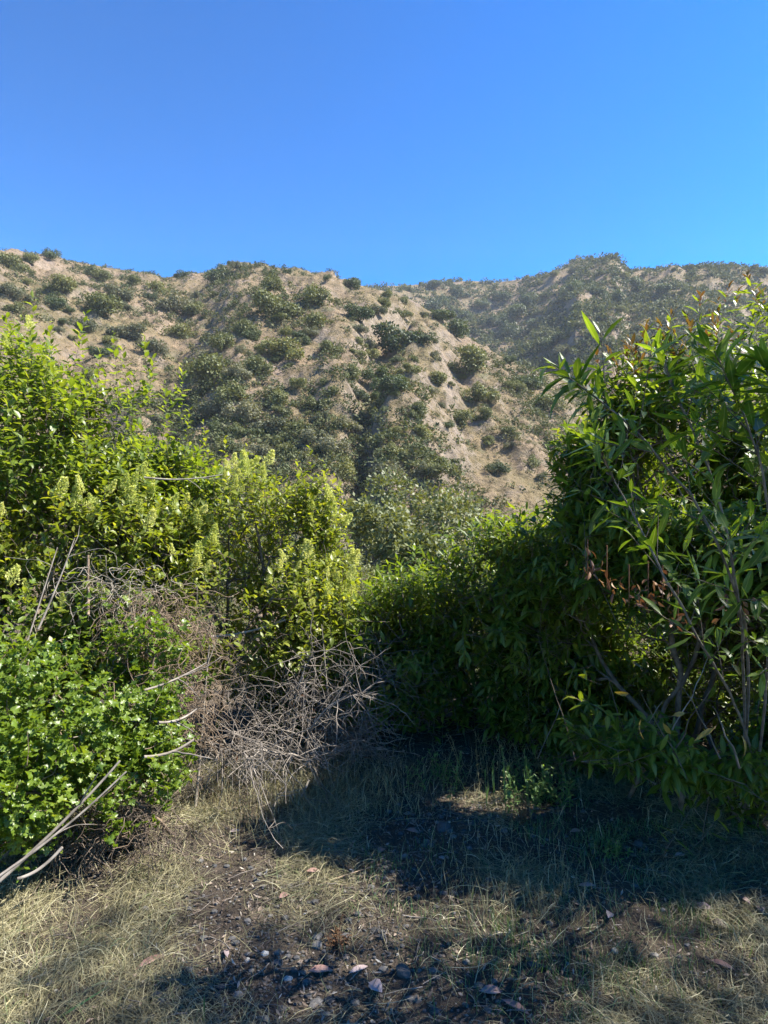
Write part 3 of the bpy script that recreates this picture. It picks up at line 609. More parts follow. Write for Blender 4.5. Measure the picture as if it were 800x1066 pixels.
def straw_d(x, y):
    d = (1 - bare(x, y)) ** 1.6 * (.07 + 1.1 * sstep(.43, .62, fbm(xy(x, y, 3.2), 4, 81)))
    u = CU + F * x / y
    return np.clip(d * (1 - .95 * sstep(3.95, 4.3, y + .25 * (u < 420) * -1)), .02, 1)
def ribbons(g, P, az, L, W, lift, arch, bend, rnd, m=5):
    n = len(P); t = np.linspace(0, 1, m)[None, :]
    a = az[:, None] + bend[:, None] * t; st = L[:, None] / (m - 1)
    dx = np.cumsum(np.cos(a) * st, 1) - np.cos(a[:, :1]) * st; dy = np.cumsum(np.sin(a) * st, 1) - np.sin(a[:, :1]) * st
    cx = P[:, :1] + dx; cy = P[:, 1:2] + dy
    gzv = gz(cx.ravel(), cy.ravel()).reshape(n, m)
    z = gzv + lift[:, None] + arch[:, None] * (4 * t * (1 - t) + .4 * t)
    C = np.stack([cx, cy, z], -1); sd = np.stack([-np.sin(a), np.cos(a), .5 * rng.normal(size=(n, 1)) + 0 * a], -1)
    w = (W[:, None] * .5 * (1 - .75 * t ** 2))[..., None]
    V = np.stack([C - sd * w, C + sd * w], 2)
    q = np.array([[2 * i, 2 * i + 1, 2 * i + 3, 2 * i + 2] for i in range(m - 1)])
    g.add(V.reshape(-1, 3), (np.arange(n)[:, None, None] * (2 * m) + q[None]).reshape(-1, 4), rnd=np.repeat(rnd, 2 * m))
def thatch(n):
    P = ground_pts(n, straw_d); x, y = P[:, 0], P[:, 1]
    flow = 2.6 * (fbm(xy(x, y, 1.1), 3, 91) - .5) * 3 + np.where(x < -.3, .75, .2)
    az = flow + rng.normal(0, .75, n) + math.pi * (rng.random(n) < .5)
    g = Geo(); rn = np.clip(.9 * fbm(xy(x, y, 2.1), 3, 95) + rng.normal(0, .22, n), 0, .92); rn = np.where(rng.random(n) < .05, 1.0, rn)
    ribbons(g, P, az, rng.uniform(.05, .20, n), rng.uniform(.0008, .0023, n), rng.random(n) ** 2 * .016 + .002, rng.random(n) ** 4 * .04, rng.normal(0, 1.0, n), rn)
    return g
tag(thatch(66000).obj('dry_grass', M_straw), 'flattened dry straw grass matted over the ground', 'dry grass', kind='stuff')
def tufts(n, dens, hmin, hmax, lean, seed):
    P = ground_pts(n, dens); g = Geo(); az = rng.random(n) * 6.283; h = rng.uniform(hmin, hmax, n); d = np.stack([np.cos(az) * lean * rng.random(n), np.sin(az) * lean * rng.random(n), np.ones(n)], -1)
    leaves(g, 'blade', P, d, np.stack([np.cos(az), np.sin(az), .1 + 0 * az], -1) + rng.normal(0, .2, (n, 3)), h, rng.uniform(.0015, .003, n), rng.normal(.45, .35, n), 0, np.clip(rng.normal(.6, .2, n), 0, .92))
    return g
def tall_d(x, y):
    u, v = uv(x, y); e = np.exp(-((u - 340) / 110) ** 2 - ((v - 825) / 26) ** 2) + .8 * np.exp(-((u - 240) / 60) ** 2 - ((v - 850) / 24) ** 2) + .8 * np.exp(-((u - 600) / 60) ** 2 - ((v - 800) / 22) ** 2) + .5 * np.exp(-((u - 720) / 90) ** 2 - ((v - 812) / 14) ** 2) + .45 * np.exp(-((u - 530) / 110) ** 2 - ((v - 960) / 70) ** 2) + .25 * np.exp(-((u - 60) / 110) ** 2 - ((v - 960) / 60) ** 2)
    return np.clip(e, 0, 1)
tag(tufts(5000, tall_d, .03, .15, 1.5, 1).obj('standing_dry_grass', M_straw), 'wispy standing dry grass along the edge of the shrubs', 'dry grass', kind='stuff')
def green_d(x, y):
    u, v = uv(x, y); return np.clip(.8 * np.exp(-((u - 600) / 120) ** 2 - ((v - 960) / 80) ** 2) + .5 * np.exp(-((u - 380) / 40) ** 2 - ((v - 925) / 26) ** 2) + .6 * np.exp(-((u - 640) / 60) ** 2 - ((v - 880) / 16) ** 2), 0, 1) * (.1 + sstep(.5, .62, fbm(xy(x, y, 4), 2, 99)))
tag(tufts(2600, green_d, .02, .07, 1.1, 2).obj('green_grass', M_gblade), 'short green grass blades sprouting through the straw', 'grass', kind='stuff')
# crumbs of dead leaf, small gravel and twig bits: too many to count
P = ground_pts(17000, lambda x, y: .4 + .6 * bare(x, y)); n = len(P); P[:, 2] += .004 + .008 * rng.random(n); g = Geo()
leaves(g, 'chip', P, np.column_stack([rng.normal(size=(n, 2)), rng.normal(0, .25, n)]), np.column_stack([rng.normal(0, .4, (n, 2)), np.ones(n)]), rng.uniform(.006, .03, n), rng.uniform(.004, .011, n), rng.normal(0, .35, n), rng.normal(.2, .3, n), np.clip(rng.normal(.5, .25, n), 0, 1))
tag(g.obj('leaf_litter', M_flake), 'brown crumbs of dead leaves over the dark soil', 'leaf litter', kind='stuff')
import bmesh
def ico(seed, sub=1, rough=.28):
    bm = bmesh.new(); bmesh.ops.create_icosphere(bm, subdivisions=sub, radius=1); V = np.array([v.co[:] for v in bm.verts]); T = np.array([[v.index for v in f.verts] for f in bm.faces]); bm.free()
    return V * (1 + rough * 2 * (fbm(V * 1.3 + seed * 5.1, 3, seed) - .5))[:, None], T
ICO = [ico(s) for s in range(5)]
P = ground_pts(4200, lambda x, y: .04 + bare(x, y) ** 1.5); g = Geo()
for k, (V, T) in enumerate(ICO):
    p = P[k::5]; n = len(p); s = rng.uniform(.0025, .008, n) * (1 + 1.6 * (rng.random(n) < .12)); an = rng.random(n) * 6.28; c, sn = np.cos(an), np.sin(an)
    Vx = V[None, :, 0] * c[:, None] - V[None, :, 1] * sn[:, None]; Vy = V[None, :, 0] * sn[:, None] + V[None, :, 1] * c[:, None]
    W_ = np.stack([Vx, Vy * .8, np.broadcast_to(V[None, :, 2] * .65, Vx.shape)], -1) * s[:, None, None] + (p + np.array([0, 0, .002]))[:, None]
    g.add(W_.reshape(-1, 3), None, (np.arange(n)[:, None, None] * len(V) + T[None]).reshape(-1, 3), rnd=np.repeat(np.clip(rng.normal(.28, .22, n), 0, 1), len(V)))
tag(g.obj('gravel', M_stone, smooth=False), 'fine dark gravel scattered over the bare soil', 'gravel', kind='stuff')

P = ground_pts(700, lambda x, y: .3 + .5 * bare(x, y)); g = Geo()
for p in P:
    a = rng.random() * 6.28; L = rng.uniform(.02, .13); t = np.linspace(0, 1, 5)[:, None]; Q_ = p + np.array([math.cos(a), math.sin(a), 0]) * L * t + rng.normal(0, L * .04, (5, 3)); Q_[:, 2] = gz(Q_[:, 0], Q_[:, 1]) + .006 + rng.random() * .015
    tube(g, Q_, np.linspace(1, .5, 5) * rng.uniform(.0009, .0024), 4, rng.random())
tag(g.obj('twig_litter', M_deadw), 'broken bits of twig strewn over soil and straw', 'twig litter', kind='stuff')
def fallen(label, u, v, L, W, az, rn, mat=M_pink, curl=.15, fold=.5, kind='lance', name='fallen_leaf', cat='leaf'):
    p = on_ground(u, v); root = None; g = Geo(); th = R(az)
    leaves(g, kind, np.array([[-math.cos(th) * L / 2, -math.sin(th) * L / 2, .016]]), np.array([[math.cos(th), math.sin(th), .03]]), np.array([[.15, -.35, 1.]]), L, W, curl, fold, rn)
    o = g.obj(name, mat); o.location = [float(c) for c in p]; m = o.modifiers.new('thickness', 'SOLIDIFY'); m.thickness = .0008
    tag(o, label, cat, 'fallen leaves on the ground'); return o
for a in [
    ('long pinkish-brown dead leaf on straw at lower left', 157, 1004, .12, .024, 55, .25), ('pale grey curled leaf near bottom centre', 374, 1013, .085, .02, 35, .95),
    ('dull brown leaf left of the grey curled leaf at bottom centre', 334, 1014, .09, .028, 12, .3), ('small whitish leaf on dark soil at lower left of centre', 236, 996, .06, .018, 110, 1.0),
    ('broad blue-grey leaf fragment at bottom centre', 391, 1032, .06, .045, -40, 1.0), ('purplish leaf lying at right beside the dark dead leaf', 731, 948, .085, .034, 160, .85),
    ('upright purplish leaf near the right edge', 775, 940, .07, .026, 100, .8), ('grey leaf closest to the right edge', 791, 950, .075, .034, 80, .9),
    ('small lilac-grey leaf on straw right of centre', 635, 956, .055, .03, 60, 1.0), ('pinkish leaf pair fragment on straw above the lilac-grey leaf', 611, 925, .075, .022, 170, .7),
    ('pink curled leaf on the soil in the centre', 397, 888, .08, .03, 70, .35), ('reddish flat leaf left of the pink curled leaf', 327, 910, .07, .022, 10, .3),
    ('small pink leaf at the edge of the sunlit straw', 296, 936, .06, .024, 50, .4), ('brown bent leaf at the bottom right of centre', 537, 1052, .10, .024, -35, .3),
    ('dark brown leaf left of the brown bent leaf', 512, 1036, .085, .03, 5, .55), ('brown leaf on the straw at lower right', 752, 1008, .09, .022, -30, .15),
    ('tan leaf on the soil beneath the seedlings', 600, 868, .07, .022, 20, .6), ('cream leaf near the right bare patch', 708, 893, .06, .02, 15, 1.0),
    ('rusty leaf beside the half buried stone', 430, 868, .07, .026, -20, .2), ('pale leaf at the sunlit foot of the dead brush', 245, 868, .06, .02, 30, .95)]:
    fallen(*a)
fallen('black crumpled dead leaf at right below the purplish leaf', 752, 967, .09, .035, -25, .05, M_flake, .3, .8)
def stone(label, u, v, s, rn, seed):
    V, T = ico(seed + 20, 3, .35); g = Geo(); g.add(V * np.array([s, s * .8, s * .55]), None, T, rnd=rn); o = g.obj('stone', M_stone); p = on_ground(u, v); o.location = [float(p[0]), float(p[1]), float(p[2] + s * (.15 if s < .045 else -.18))]; o.rotation_euler = (0, 0, seed)
    tag(o, label, 'stone', 'stones on the ground')
for a in [('rounded brown stone half buried in the dark soil at centre', 463, 860, .045, .3, 1), ('dark angular stone near bottom centre', 420, 1013, .03, .25, 2), ('small pale stone among straw by the bottom edge', 300, 1020, .016, .97, 3), ('flat grey stone in the soil left of centre', 330, 985, .022, .7, 4), ('little light stone on the soil at lower centre', 258, 1000, .013, .95, 5), ('grey lump of stone at the edge of sunlit straw', 352, 890, .025, .5, 6), ('dark stone on the right bare patch', 665, 880, .028, .3, 7), ('pale pebble lying below the small lilac-grey leaf', 640, 990, .014, .95, 8)]:
    stone(*a)
# weeds and seedlings
def weed(name, label, u, v, n, L, H, mat, kind='oval', lf=.03, wd=.012, spread=.6, cat='weed', nl=12):
    p = on_ground(u, v); root = thing(name, label, cat, p); gs = []
    az = rng.random(n) * 6.283; D = nrm(np.stack([np.cos(az) * spread * rng.random(n), np.sin(az) * spread * rng.random(n), np.ones(n)], -1)); B = p + np.column_stack([rng.normal(0, L, (n, 2)), np.zeros(n)]); ls = H * (.5 + .7 * rng.random(n))
    for i in range(n):
        g = Geo(); tube(g, [B[i], B[i] + D[i] * ls[i] * .5 + rng.normal(0, .006, 3), B[i] + D[i] * ls[i]], [.002, .0016, .0009], 4, .5); adopt(g.obj('stem', mat), root)
    g = Geo(); dress(g, B, D, ls, nl, lf, wd, kind, droop=.15, a0=80, a1=30); adopt(g.obj('foliage', mat), root); return root
weed('leafy_weed', 'bushy blue-green weed at the foot of the right shrub', 562, 836, 44, .10, .20, M_weed, lf=.038, wd=.011)
weed('leafy_weed', 'small green seedling with two upright leaves right of the bushy weed', 686, 812, 6, .025, .12, M_weed, 'lance', .07, .018, .5, nl=5)
weed('leafy_weed', 'broad-leaved dark weed in shade near the right edge', 778, 855, 12, .06, .22, M_bay, 'lance', .075, .024, .7, nl=8)
weed('leafy_weed', 'tiny green weed sprig on the soil at centre right', 645, 890, 10, .04, .05, M_weed, lf=.02, wd=.008)
weed('leafy_weed', 'low green weed under the dark shrub between the dead brush and the grass spikes', 455, 812, 18, .10, .12, M_weed, lf=.03, wd=.010)
weed('leafy_weed', 'ragged green weed tucked under the tall right shrub', 640, 806, 20, .09, .16, M_weed, lf=.034, wd=.011)
weed('dry_weed', 'brown dried weed clump behind the green grass spikes', 520, 806, 36, .16, .2, M_straw, 'oval', .028, .006, .8, 'dried weed')
weed('dry_weed', 'brown dried weed clump at the foot of the bare stems at right', 700, 815, 30, .16, .15, M_straw, 'oval', .028, .006, 1.0, 'dried weed')
weed('dry_weed', 'tan dried weed with curled stems behind the bushy blue-green weed', 588, 800, 30, .12, .22, M_straw, 'oval', .03, .008, .9, 'dried weed')
weed('dry_weed', 'reddish-brown dried sprig on the soil in the centre', 352, 985, 12, .02, .07, M_dead, 'chip', .018, .006, 1.1, 'dried weed')
weed('dry_weed', 'rusty dried sprig standing left of the bushy weed', 545, 858, 7, .02, .13, M_dead, 'chip', .02, .006, .5, 'dried weed')
for i, (u, v, h, lab) in enumerate([(527, 845, .33, 'tallest green grass spike in front of the dark shrub'), (515, 838, .24, 'green grass spike just left of the tallest spike'), (507, 842, .19, 'shortest green grass spike left of the bushy weed'), (475, 822, .2, 'thin green spike apart on the left of the others'), (549, 838, .24, 'green grass spike rising from the bushy weed')]):
    p = on_ground(u, v); root = thing('grass_spike', lab, 'grass stalk', p, 'green grass spikes before the shrub'); P = wander(p, (rng.normal(0, .05), 0, 1), h, 8, .03, 0)
    g = Geo(); tube(g, P, np.linspace(.0025, .0012, 9), 5, .4); adopt(g.obj('stalk', M_gblade), root)
    g = Geo(); n = 40; t = .72 + .28 * rng.random(n); Pp = p + (P[-1] - p) * t[:, None]; leaves(g, 'chip', Pp, np.column_stack([rng.normal(0, .4, (n, 2)), np.ones(n)]), rng.normal(size=(n, 3)), .018, .004, 0, .2, rng.random(n)); adopt(g.obj('seed_head', M_gblade), root)
    for q in range(2):
        g = Geo(); a = rng.random() * 6.28; leaves(g, 'blade', P[2 + q][None], np.array([[math.cos(a) * .5, math.sin(a) * .5, 1]]), np.array([[math.cos(a), math.sin(a), 0.1]]), h * .55, .006, .35, 0, .6); adopt(g.obj('leaf_blade', M_gblade), root)
for (u, v, L, lean, lab) in [(212, 1064, .085, (.05, -.1, 1), 'single broad green grass blade upright at the bottom edge'), (60, 1060, .16, (.8, .3, .35), 'pale bluish grass blade lying at the lower left')]:
    p = on_ground(u, v); g = Geo(); leaves(g, 'blade', p[None], np.array([lean]), np.array([[.1, -1, .3]]), L, .008, .08, 0, .5); o = g.obj('grass_sprout', M_gblade); tag(o, lab, 'grass blade')

# ------------------------------------------------------------------ canyon trees
def clump_tree(name, label, top, width, base_y, mat, seed, n=9000, leaf=.16):
    r_ = np.random.default_rng(seed); x, y, zt = top; zb = float(gz(np.array([x]), np.array([y]))[0]); H = zt - zb
    root = thing(name, label, 'tree', (x, y, zb)); lobes = []
    for k in range(16):
        a = r_.random() * 6.28; h = r_.uniform(.45, 1.0); rr = width * .5 * math.sqrt(max(.08, 1 - ((h - .5) / .55) ** 2)) * r_.uniform(.3, .85)
        lobes.append((x + math.cos(a) * rr, y + math.sin(a) * rr, zb + h * H * .93, width * r_.uniform(.16, .26), width * r_.uniform(.16, .26), width * r_.uniform(.14, .24)))
    chains = grow([(x, y, zb)], [(x + .2, y, zb + H * .55)], np.array([l[:3] for l in lobes]), seed, rt=.02, rmax=.16); wood(root, chains, M_trunk, 'trunk', 6)
    k = r_.integers(0, 16, n); B = np.array(lobes)[k]; d = nrm(r_.normal(size=(n, 3)) + [0, 0, .15]); P = B[:, :3] + d * B[:, 3:] * (.45 + .65 * r_.random((n, 1)))
    ok = vnoise(P * 1.1, seed) > .33; P, d = P[ok], d[ok]; m = len(P); g = Geo(); s = leaf * (.6 + .8 * r_.random(m))
    rn = np.clip(.55 * vnoise(P * .9, seed + 3) + .45 * r_.random(m), 0, 1)
    leaves(g, 'quad', P, nrm(d + r_.normal(0, .8, (m, 3))), d * .6 + [0, 0, .6] + r_.normal(0, .5, (m, 3)), s, s * .62, .1, .2, rn); adopt(g.obj('crown', mat), root)
for (lab, u, v, y, w, mt, sd) in [
    ('grey-green oak in the gap between the shrubs, tallest crown', 430, 485, 24, 5.2, M_oak, 71), ('pale sage-green tree low in the gap right of the tallest crown', 482, 512, 20, 3.8, M_sage, 72),
    ('dark oak partly hidden behind the flowering shrub', 330, 520, 22, 4.2, M_oak, 73), ('rounded tree just left of the tallest crown in the gap', 388, 522, 18, 2.8, M_sage, 74),
    ('oak hidden behind the low laurel to the right', 545, 555, 23, 4.5, M_oak, 75), ('olive tree crown behind the left shrub', 250, 520, 26, 5, M_oak, 76), ('far oak at the canyon bottom behind the left shrub', 150, 515, 30, 6, M_oak, 77), ('low oak crown at the foot of the slope in the gap', 455, 560, 15, 2.6, M_oak, 78)]:
    clump_tree('oak_tree', lab, at(u, v - 8, y), w, 0, mt, sd, n=15000, leaf=.13)

clump_tree('oak_tree', 'tall spreading oak beside the viewer whose crown dapples the foreground with shade', np.array([6.1, 1.15, 9.4]), 4.0, 0, M_oak, 91, n=30000, leaf=.085)
# ------------------------------------------------------------------ shrubs on the slope
def bush_geo(seed, nl=7, n=3200, leaf=.078):
    r_ = np.random.default_rng(seed); L = []
    for k in range(nl):
        a = r_.random() * 6.28; q = r_.uniform(.1, .78); L.append((math.cos(a) * q, math.sin(a) * q, r_.uniform(.2, .75) * (1.1 - .6 * q), r_.uniform(.22, .46), r_.uniform(.22, .46), r_.uniform(.2, .38)))
    L = np.array(L); k = r_.integers(0, nl, n); d = nrm(r_.normal(size=(n, 3)) + [0, 0, .2]); P = L[k, :3] + d * L[k, 3:] * (.5 + .6 * r_.random((n, 1))); P[:, 2] = np.maximum(P[:, 2], -.2)
    s = leaf * (.6 + .9 * r_.random(n)); rn = np.clip(.5 * vnoise(P * 3 + 9, seed) + .5 * r_.random(n), 0, 1)
    return P, nrm(d * .3 + r_.normal(0, .8, (n, 3))), d * 1.1 + [0, 0, .35] + r_.normal(0, .4, (n, 3)), s, rn
PROTO = {}
for tone in M_hs:
    PROTO[tone] = []
    for k in range(4):
        P, D, Nn, s, rn = bush_geo(k * 7 + 200 + len(tone), 5 + k * 2); g = Geo(); leaves(g, 'quad', P, D, Nn, s, s * .75, 0, 0, rn); PROTO[tone].append(g.mesh('hillside_shrub', M_hs[tone]))
LIST = [(227, 290, 19, 'dark'), (281, 296, 20, 'olive'), (284, 283, 20, 'dark'), (325, 311, 28, 'olive'), (281, 322, 30, 'olive'), (331, 333, 32, 'olive'), (372, 324, 34, 'dark'), (292, 365, 36, 'olive'), (341, 361, 26, 'olive'), (410, 354, 44, 'dark'), (432, 372, 16, 'dark'), (427, 385, 18, 'olive'), (365, 386, 30, 'olive'), (307, 397, 32, 'olive'), (267, 384, 24, 'olive'), (324, 419, 30, 'olive'), (294, 417, 26, 'olive'), (395, 388, 32, 'dark'), (408, 400, 28, 'dark'), (372, 410, 20, 'dark'), (434, 427, 30, 'olive'), (414, 444, 34, 'olive'), (440, 451, 34, 'olive'), (376, 434, 24, 'grey'), (489, 375, 40, 'olive'), (497, 408, 34, 'olive'), (483, 436, 34, 'olive'), (507, 455, 30, 'olive'), (451, 481, 46, 'olive'), (254, 344, 24, 'olive'), (236, 357, 24, 'olive'), (222, 388, 34, 'olive'), (214, 370, 20, 'grey'), (550, 397, 32, 'dark'), (520, 485, 34, 'dark'), (565, 420, 24, 'olive'), (442, 488, 36, 'grey'), (52, 267, 12, 'dark'), (10, 275, 22, 'olive'), (65, 295, 32, 'olive'), (107, 320, 30, 'olive'), (135, 345, 32, 'grey'), (120, 305, 26, 'grey'), (165, 300, 20, 'olive'), (180, 320, 22, 'grey'), (205, 322, 20, 'olive'), (190, 345, 28, 'olive'), (160, 360, 28, 'grey'), (100, 283, 14, 'dark'), (190, 286, 12, 'dark'), (240, 275, 8, 'dark'), (300, 282, 10, 'dark'), (340, 289, 10, 'dark'), (390, 415, 18, 'dark'), (360, 440, 24, 'grey'), (345, 465, 28, 'grey'), (410, 470, 24, 'olive'), (400, 495, 34, 'grey'), (355, 490, 30, 'olive'), (240, 410, 30, 'olive'), (255, 432, 28, 'grey'), (280, 445, 30, 'grey'), (310, 440, 26, 'olive'), (325, 455, 24, 'grey'), (225, 425, 30, 'grey'), (300, 465, 30, 'olive'), (455, 395, 20, 'olive'), (460, 420, 18, 'grey'), (535, 400, 20, 'olive'), (505, 430, 22, 'olive'), (530, 450, 18, 'olive')]
for a, b in [(440, 352), (460, 330), (475, 345), (452, 318), (470, 320), (487, 330), (500, 345), (515, 335), (530, 350), (545, 360), (530, 372), (500, 318), (520, 310), (540, 325), (560, 340), (575, 330), (585, 350), (600, 320), (570, 360), (555, 312), (480, 305), (598, 300), (620, 305), (640, 312), (660, 298), (690, 300)]:
    LIST.append((a, b, 15 + 8 * random.random(), 'dark'))
def zone(u, v):
    if u < 130: h = 'at far left'
    elif u < 250: h = 'at left'
    elif u < 350: h = 'left of the gully'
    elif u < 440: h = 'at the gully'
    elif u < 570: h = 'right of the gully'
    else: h = 'at far right'
    sky = np.interp(u, fcU if u < 385 else bcU, fcV if u < 385 else bcV)
    k = 'on the skyline crest' if v < sky + 12 else 'on the upper slope' if v < 345 else 'on the middle slope' if v < 410 else 'on the lower slope'
    return f'{k} {h}'
items = []
occ = []
for (u, v, w, tone) in LIST:
    p = hit_hill(u, v + w * .25)
    if p is not None: items.append((p, w * p[1] / F * .62, tone, u, v)); occ.append((u, v, w))
tries = 0
while len(items) < 268 and tries < 9000:
    tries += 1
    u = random.uniform(0, 800); v = random.uniform(270, 520)
    if u > 590 and v > 330 or (v > 330 and u < 40): continue
    p = hit_hill(u, v)
    if p is None: continue
    w = random.uniform(7, 20) * (1.15 if v > 400 else 1) * (.8 if p[1] > 230 else 1)
    nz = fbm(np.array([[p[0] * .03, p[1] * .03, 0]]), 3, 77)[0]
    dense = .9 if (u < 260 or v > 430) else .45
    if 420 < u < 575 and 360 < v < 500 and random.random() < .6: continue
    if nz < .58 - .2 * dense - (.12 if p[1] > 240 else 0): continue
    if any(((u - a) ** 2 + (1.6 * (v - b)) ** 2) < (.42 * (w + c)) ** 2 for a, b, c in occ): continue
    tone = random.choices(['dark', 'olive', 'grey'], [1, 3, 3] if p[1] < 240 else [4, 3, 2])[0]
    items.append((p, w * p[1] / F * .6, tone, u, v)); occ.append((u, v, w))
names = {}
TN = {'dark': 'dark green', 'olive': 'olive green', 'grey': 'dusty grey-green'}
for q in range(len(items)): p, s_, *r_ = items[q]; items[q] = (p, s_ * ((1.05 if 290 < r_[1] < 540 and r_[2] > 370 else 1.3) if p[1] < 240 else 1.2) * random.uniform(.6, 1.3), *r_)
for it in items:
    p, s, tone, u, v = it; wpx = s * F / p[1] / .6; sz = 'tiny' if wpx < 11 else 'small' if wpx < 17 else 'mid-sized' if wpx < 26 else 'large'
    names.setdefault(f'{sz} {TN[tone]} shrub {zone(u, v)}', []).append(it)
ORD = ['leftmost', 'second from left', 'third from left', 'fourth from left', 'fifth from left', 'sixth from left', 'seventh from left', 'eighth from left', 'ninth from left', 'tenth from left']
for lab, its in names.items():
    its.sort(key=lambda q: q[3])
    for i, (p, s, tone, u, v) in enumerate(its):
        o = bpy.data.objects.new('hillside_shrub', random.choice(PROTO[tone])); COL.objects.link(o)
        o.location = [float(p[0]), float(p[1]), float(p[2] - .12 * s)]; o.rotation_euler = (0, 0, random.uniform(0, 6.28)); o.scale = (s, s, s * random.uniform(.8, 1.15))
        tag(o, lab if len(its) == 1 else f'{lab}, {ORD[i] if i < 10 else str(i + 1) + "th from left"}', 'shrub', 'shrubs dotting the hillside')
# the low scrub between them: uncountable
def scrub():
    g = Geo()
    for (n, s0, s1, nq, nl, thr, r0, r1, ya, yb_) in ((62000, .18, .55, 14, 3, .34, .25, .90, 60, 520), (11500, .6, 1.9, 80, 5, .46, 0, .55, 60, 300), (12000, .9, 2.3, 44, 5, .41, 0, .5, 225, 520)):
        s = rng.uniform(-.66, .66, n); y = ya * (yb_ / ya) ** rng.random(n); x = s * y
        u = CU + F * x / y; z = hz(x, y); v = CV - F * (z - CH) / y
        d = fbm(xy(x, y, .045), 4, 88) + .12 * np.exp(-((u - 230) / 130) ** 2 - ((v - 440) / 60) ** 2) + .10 * np.exp(-((u - 120) / 90) ** 2 - ((v - 330) / 50) ** 2) + .12 * np.exp(-((u - 510) / 70) ** 2 - ((v - 335) / 35) ** 2) - .10 * np.exp(-((u - 350) / 70) ** 2 - ((v - 420) / 60) ** 2) - .20 * np.exp(-((u - 480) / 90) ** 2 - ((v - 430) / 70) ** 2) + .17 * (y > 235) + .09 * (u < 270)
        keep = rng.random(n) < sstep(thr, thr + .2, d) * .85 + .12; x, y, z, d = x[keep], y[keep], z[keep], d[keep]
        for k in range(6):
            P, D, Nn, sz, rn = bush_geo(900 + k, nl, nq, .34 if nq < 50 else .2); xx, yk, zk = x[k::6], y[k::6], z[k::6]; m = len(xx); sc_ = rng.uniform(s0, s1, m) * (1 + (yk > 240) * .8); an = rng.random(m) * 6.28
            c, sn = np.cos(an)[:, None], np.sin(an)[:, None]
            rot = lambda V: np.stack([V[None, :, 0] * c - V[None, :, 1] * sn, V[None, :, 0] * sn + V[None, :, 1] * c, np.broadcast_to(V[None, :, 2], (m, len(V)))], -1)
            PP = rot(P) * sc_[:, None, None] + np.stack([xx, yk, zk - .1], -1)[:, None]
            tone = r0 + (r1 - r0) * np.clip(rng.normal(.5, .28, (m, 1)) + .8 * (.5 - d[k::6, None]), 0, 1)
            leaves(g, 'quad', PP.reshape(-1, 3), rot(D).reshape(-1, 3), rot(Nn).reshape(-1, 3), (sz[None] * sc_[:, None]).ravel(), (sz[None] * sc_[:, None] * .7).ravel(), .1, .2, np.clip(tone + .18 * (np.broadcast_to(rn, (m, len(rn))) - .5), 0, 1).ravel())
    return g
tag(scrub().obj('low_scrub', M_scrub), 'low dry scrub scattered over the hillside', 'scrub', kind='stuff')

# ------------------------------------------------------------------ light, sky, camera
EL, AZ = 52.0, 87.0                           # sun height, and its bearing from straight ahead towards the right
w = bpy.data.worlds.new('World'); sc.world = w; w.use_nodes = True; nt = w.node_tree; nt.nodes.clear()
sky = nt.nodes.new('ShaderNodeTexSky'); sky.sky_type = 'NISHITA'; sky.sun_disc = False
sky.sun_elevation = R(EL); sky.sun_rotation = R(AZ); sky.altitude = 0; sky.air_density = 1.0; sky.dust_density = .2; sky.ozone_density = 3.0
hs = nt.nodes.new('ShaderNodeHueSaturation'); hs.inputs['Saturation'].default_value = 1.3; hs.inputs['Value'].default_value = .62; hs.inputs['Hue'].default_value = .5; gm = nt.nodes.new('ShaderNodeGamma'); gm.inputs[1].default_value = 1.55
bg = nt.nodes.new('ShaderNodeBackground'); bg.inputs['Strength'].default_value = .05
wo = nt.nodes.new('ShaderNodeOutputWorld')
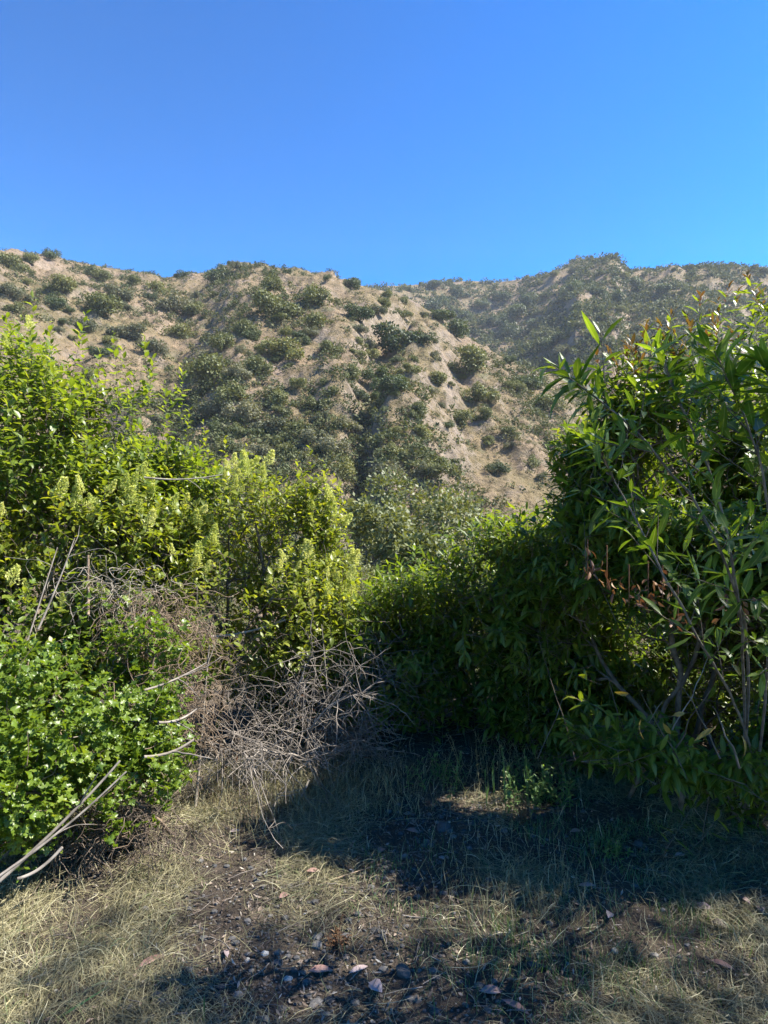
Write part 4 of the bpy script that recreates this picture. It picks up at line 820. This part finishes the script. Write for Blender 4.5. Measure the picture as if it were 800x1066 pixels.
nt.links.new(sky.outputs[0], gm.inputs[0]); nt.links.new(gm.outputs[0], hs.inputs['Color']); nt.links.new(hs.outputs[0], bg.inputs[0]); nt.links.new(bg.outputs[0], wo.inputs[0])
sl = bpy.data.lights.new('sun', 'SUN'); sl.energy = 4.3; sl.angle = R(.53); sl.color = (1, .95, .86)
so = bpy.data.objects.new('sun', sl); COL.objects.link(so)
from mathutils import Vector
sd = Vector((math.sin(R(AZ)) * math.cos(R(EL)), math.cos(R(AZ)) * math.cos(R(EL)), math.sin(R(EL))))
so.rotation_euler = (-sd).to_track_quat('-Z', 'Y').to_euler(); so.location = (20, 0, 40)
def haze():
    x0, x1, y0, y1, z0, z1 = -1110, 1110, -60, 660, -24, 262
    V = [(x, y, z) for z in (z0, z1) for y in (y0, y1) for x in (x0, x1)]; g = Geo()
    g.add(V, [(0, 2, 3, 1), (4, 5, 7, 6), (0, 1, 5, 4), (2, 6, 7, 3), (0, 4, 6, 2), (1, 3, 7, 5)])
    m, nt, out = new_mat('haze'); p = nt.nodes.new('ShaderNodeVolumePrincipled'); p.inputs['Color'].default_value = (.80, .88, 1, 1); p.inputs['Density'].default_value = .00019
    nt.links.new(p.outputs[0], out.inputs['Volume']); tag(g.obj('haze', m, smooth=False), 'thin pale blue air haze over the canyon', 'haze', kind='stuff')
haze()
print('TERRAIN', Z.min(), Z.max(), gz(xs, 0 * xs + 48).min())
cam = bpy.data.cameras.new('camera'); co = bpy.data.objects.new('camera', cam); COL.objects.link(co); sc.camera = co
co.location = (0, 0, CH); co.rotation_euler = (R(90), 0, 0); cam.sensor_fit = 'VERTICAL'; cam.sensor_height = 24; cam.lens = F / 1066 * 24
cam.clip_start = .05; cam.clip_end = 3000
vs = sc.view_settings; vs.view_transform = 'Standard'; vs.look = 'None'; vs.gamma = 1; vs.exposure = 2.0; vs.use_curve_mapping = False
cy = sc.cycles; cy.use_denoising = True; cy.max_bounces = 8; cy.transmission_bounces = 6; cy.diffuse_bounces = 4; cy.glossy_bounces = 3
try: cy.denoiser = 'OPENIMAGEDENOISE'
except Exception: pass
cy.use_adaptive_sampling = True; cy.adaptive_threshold = .015
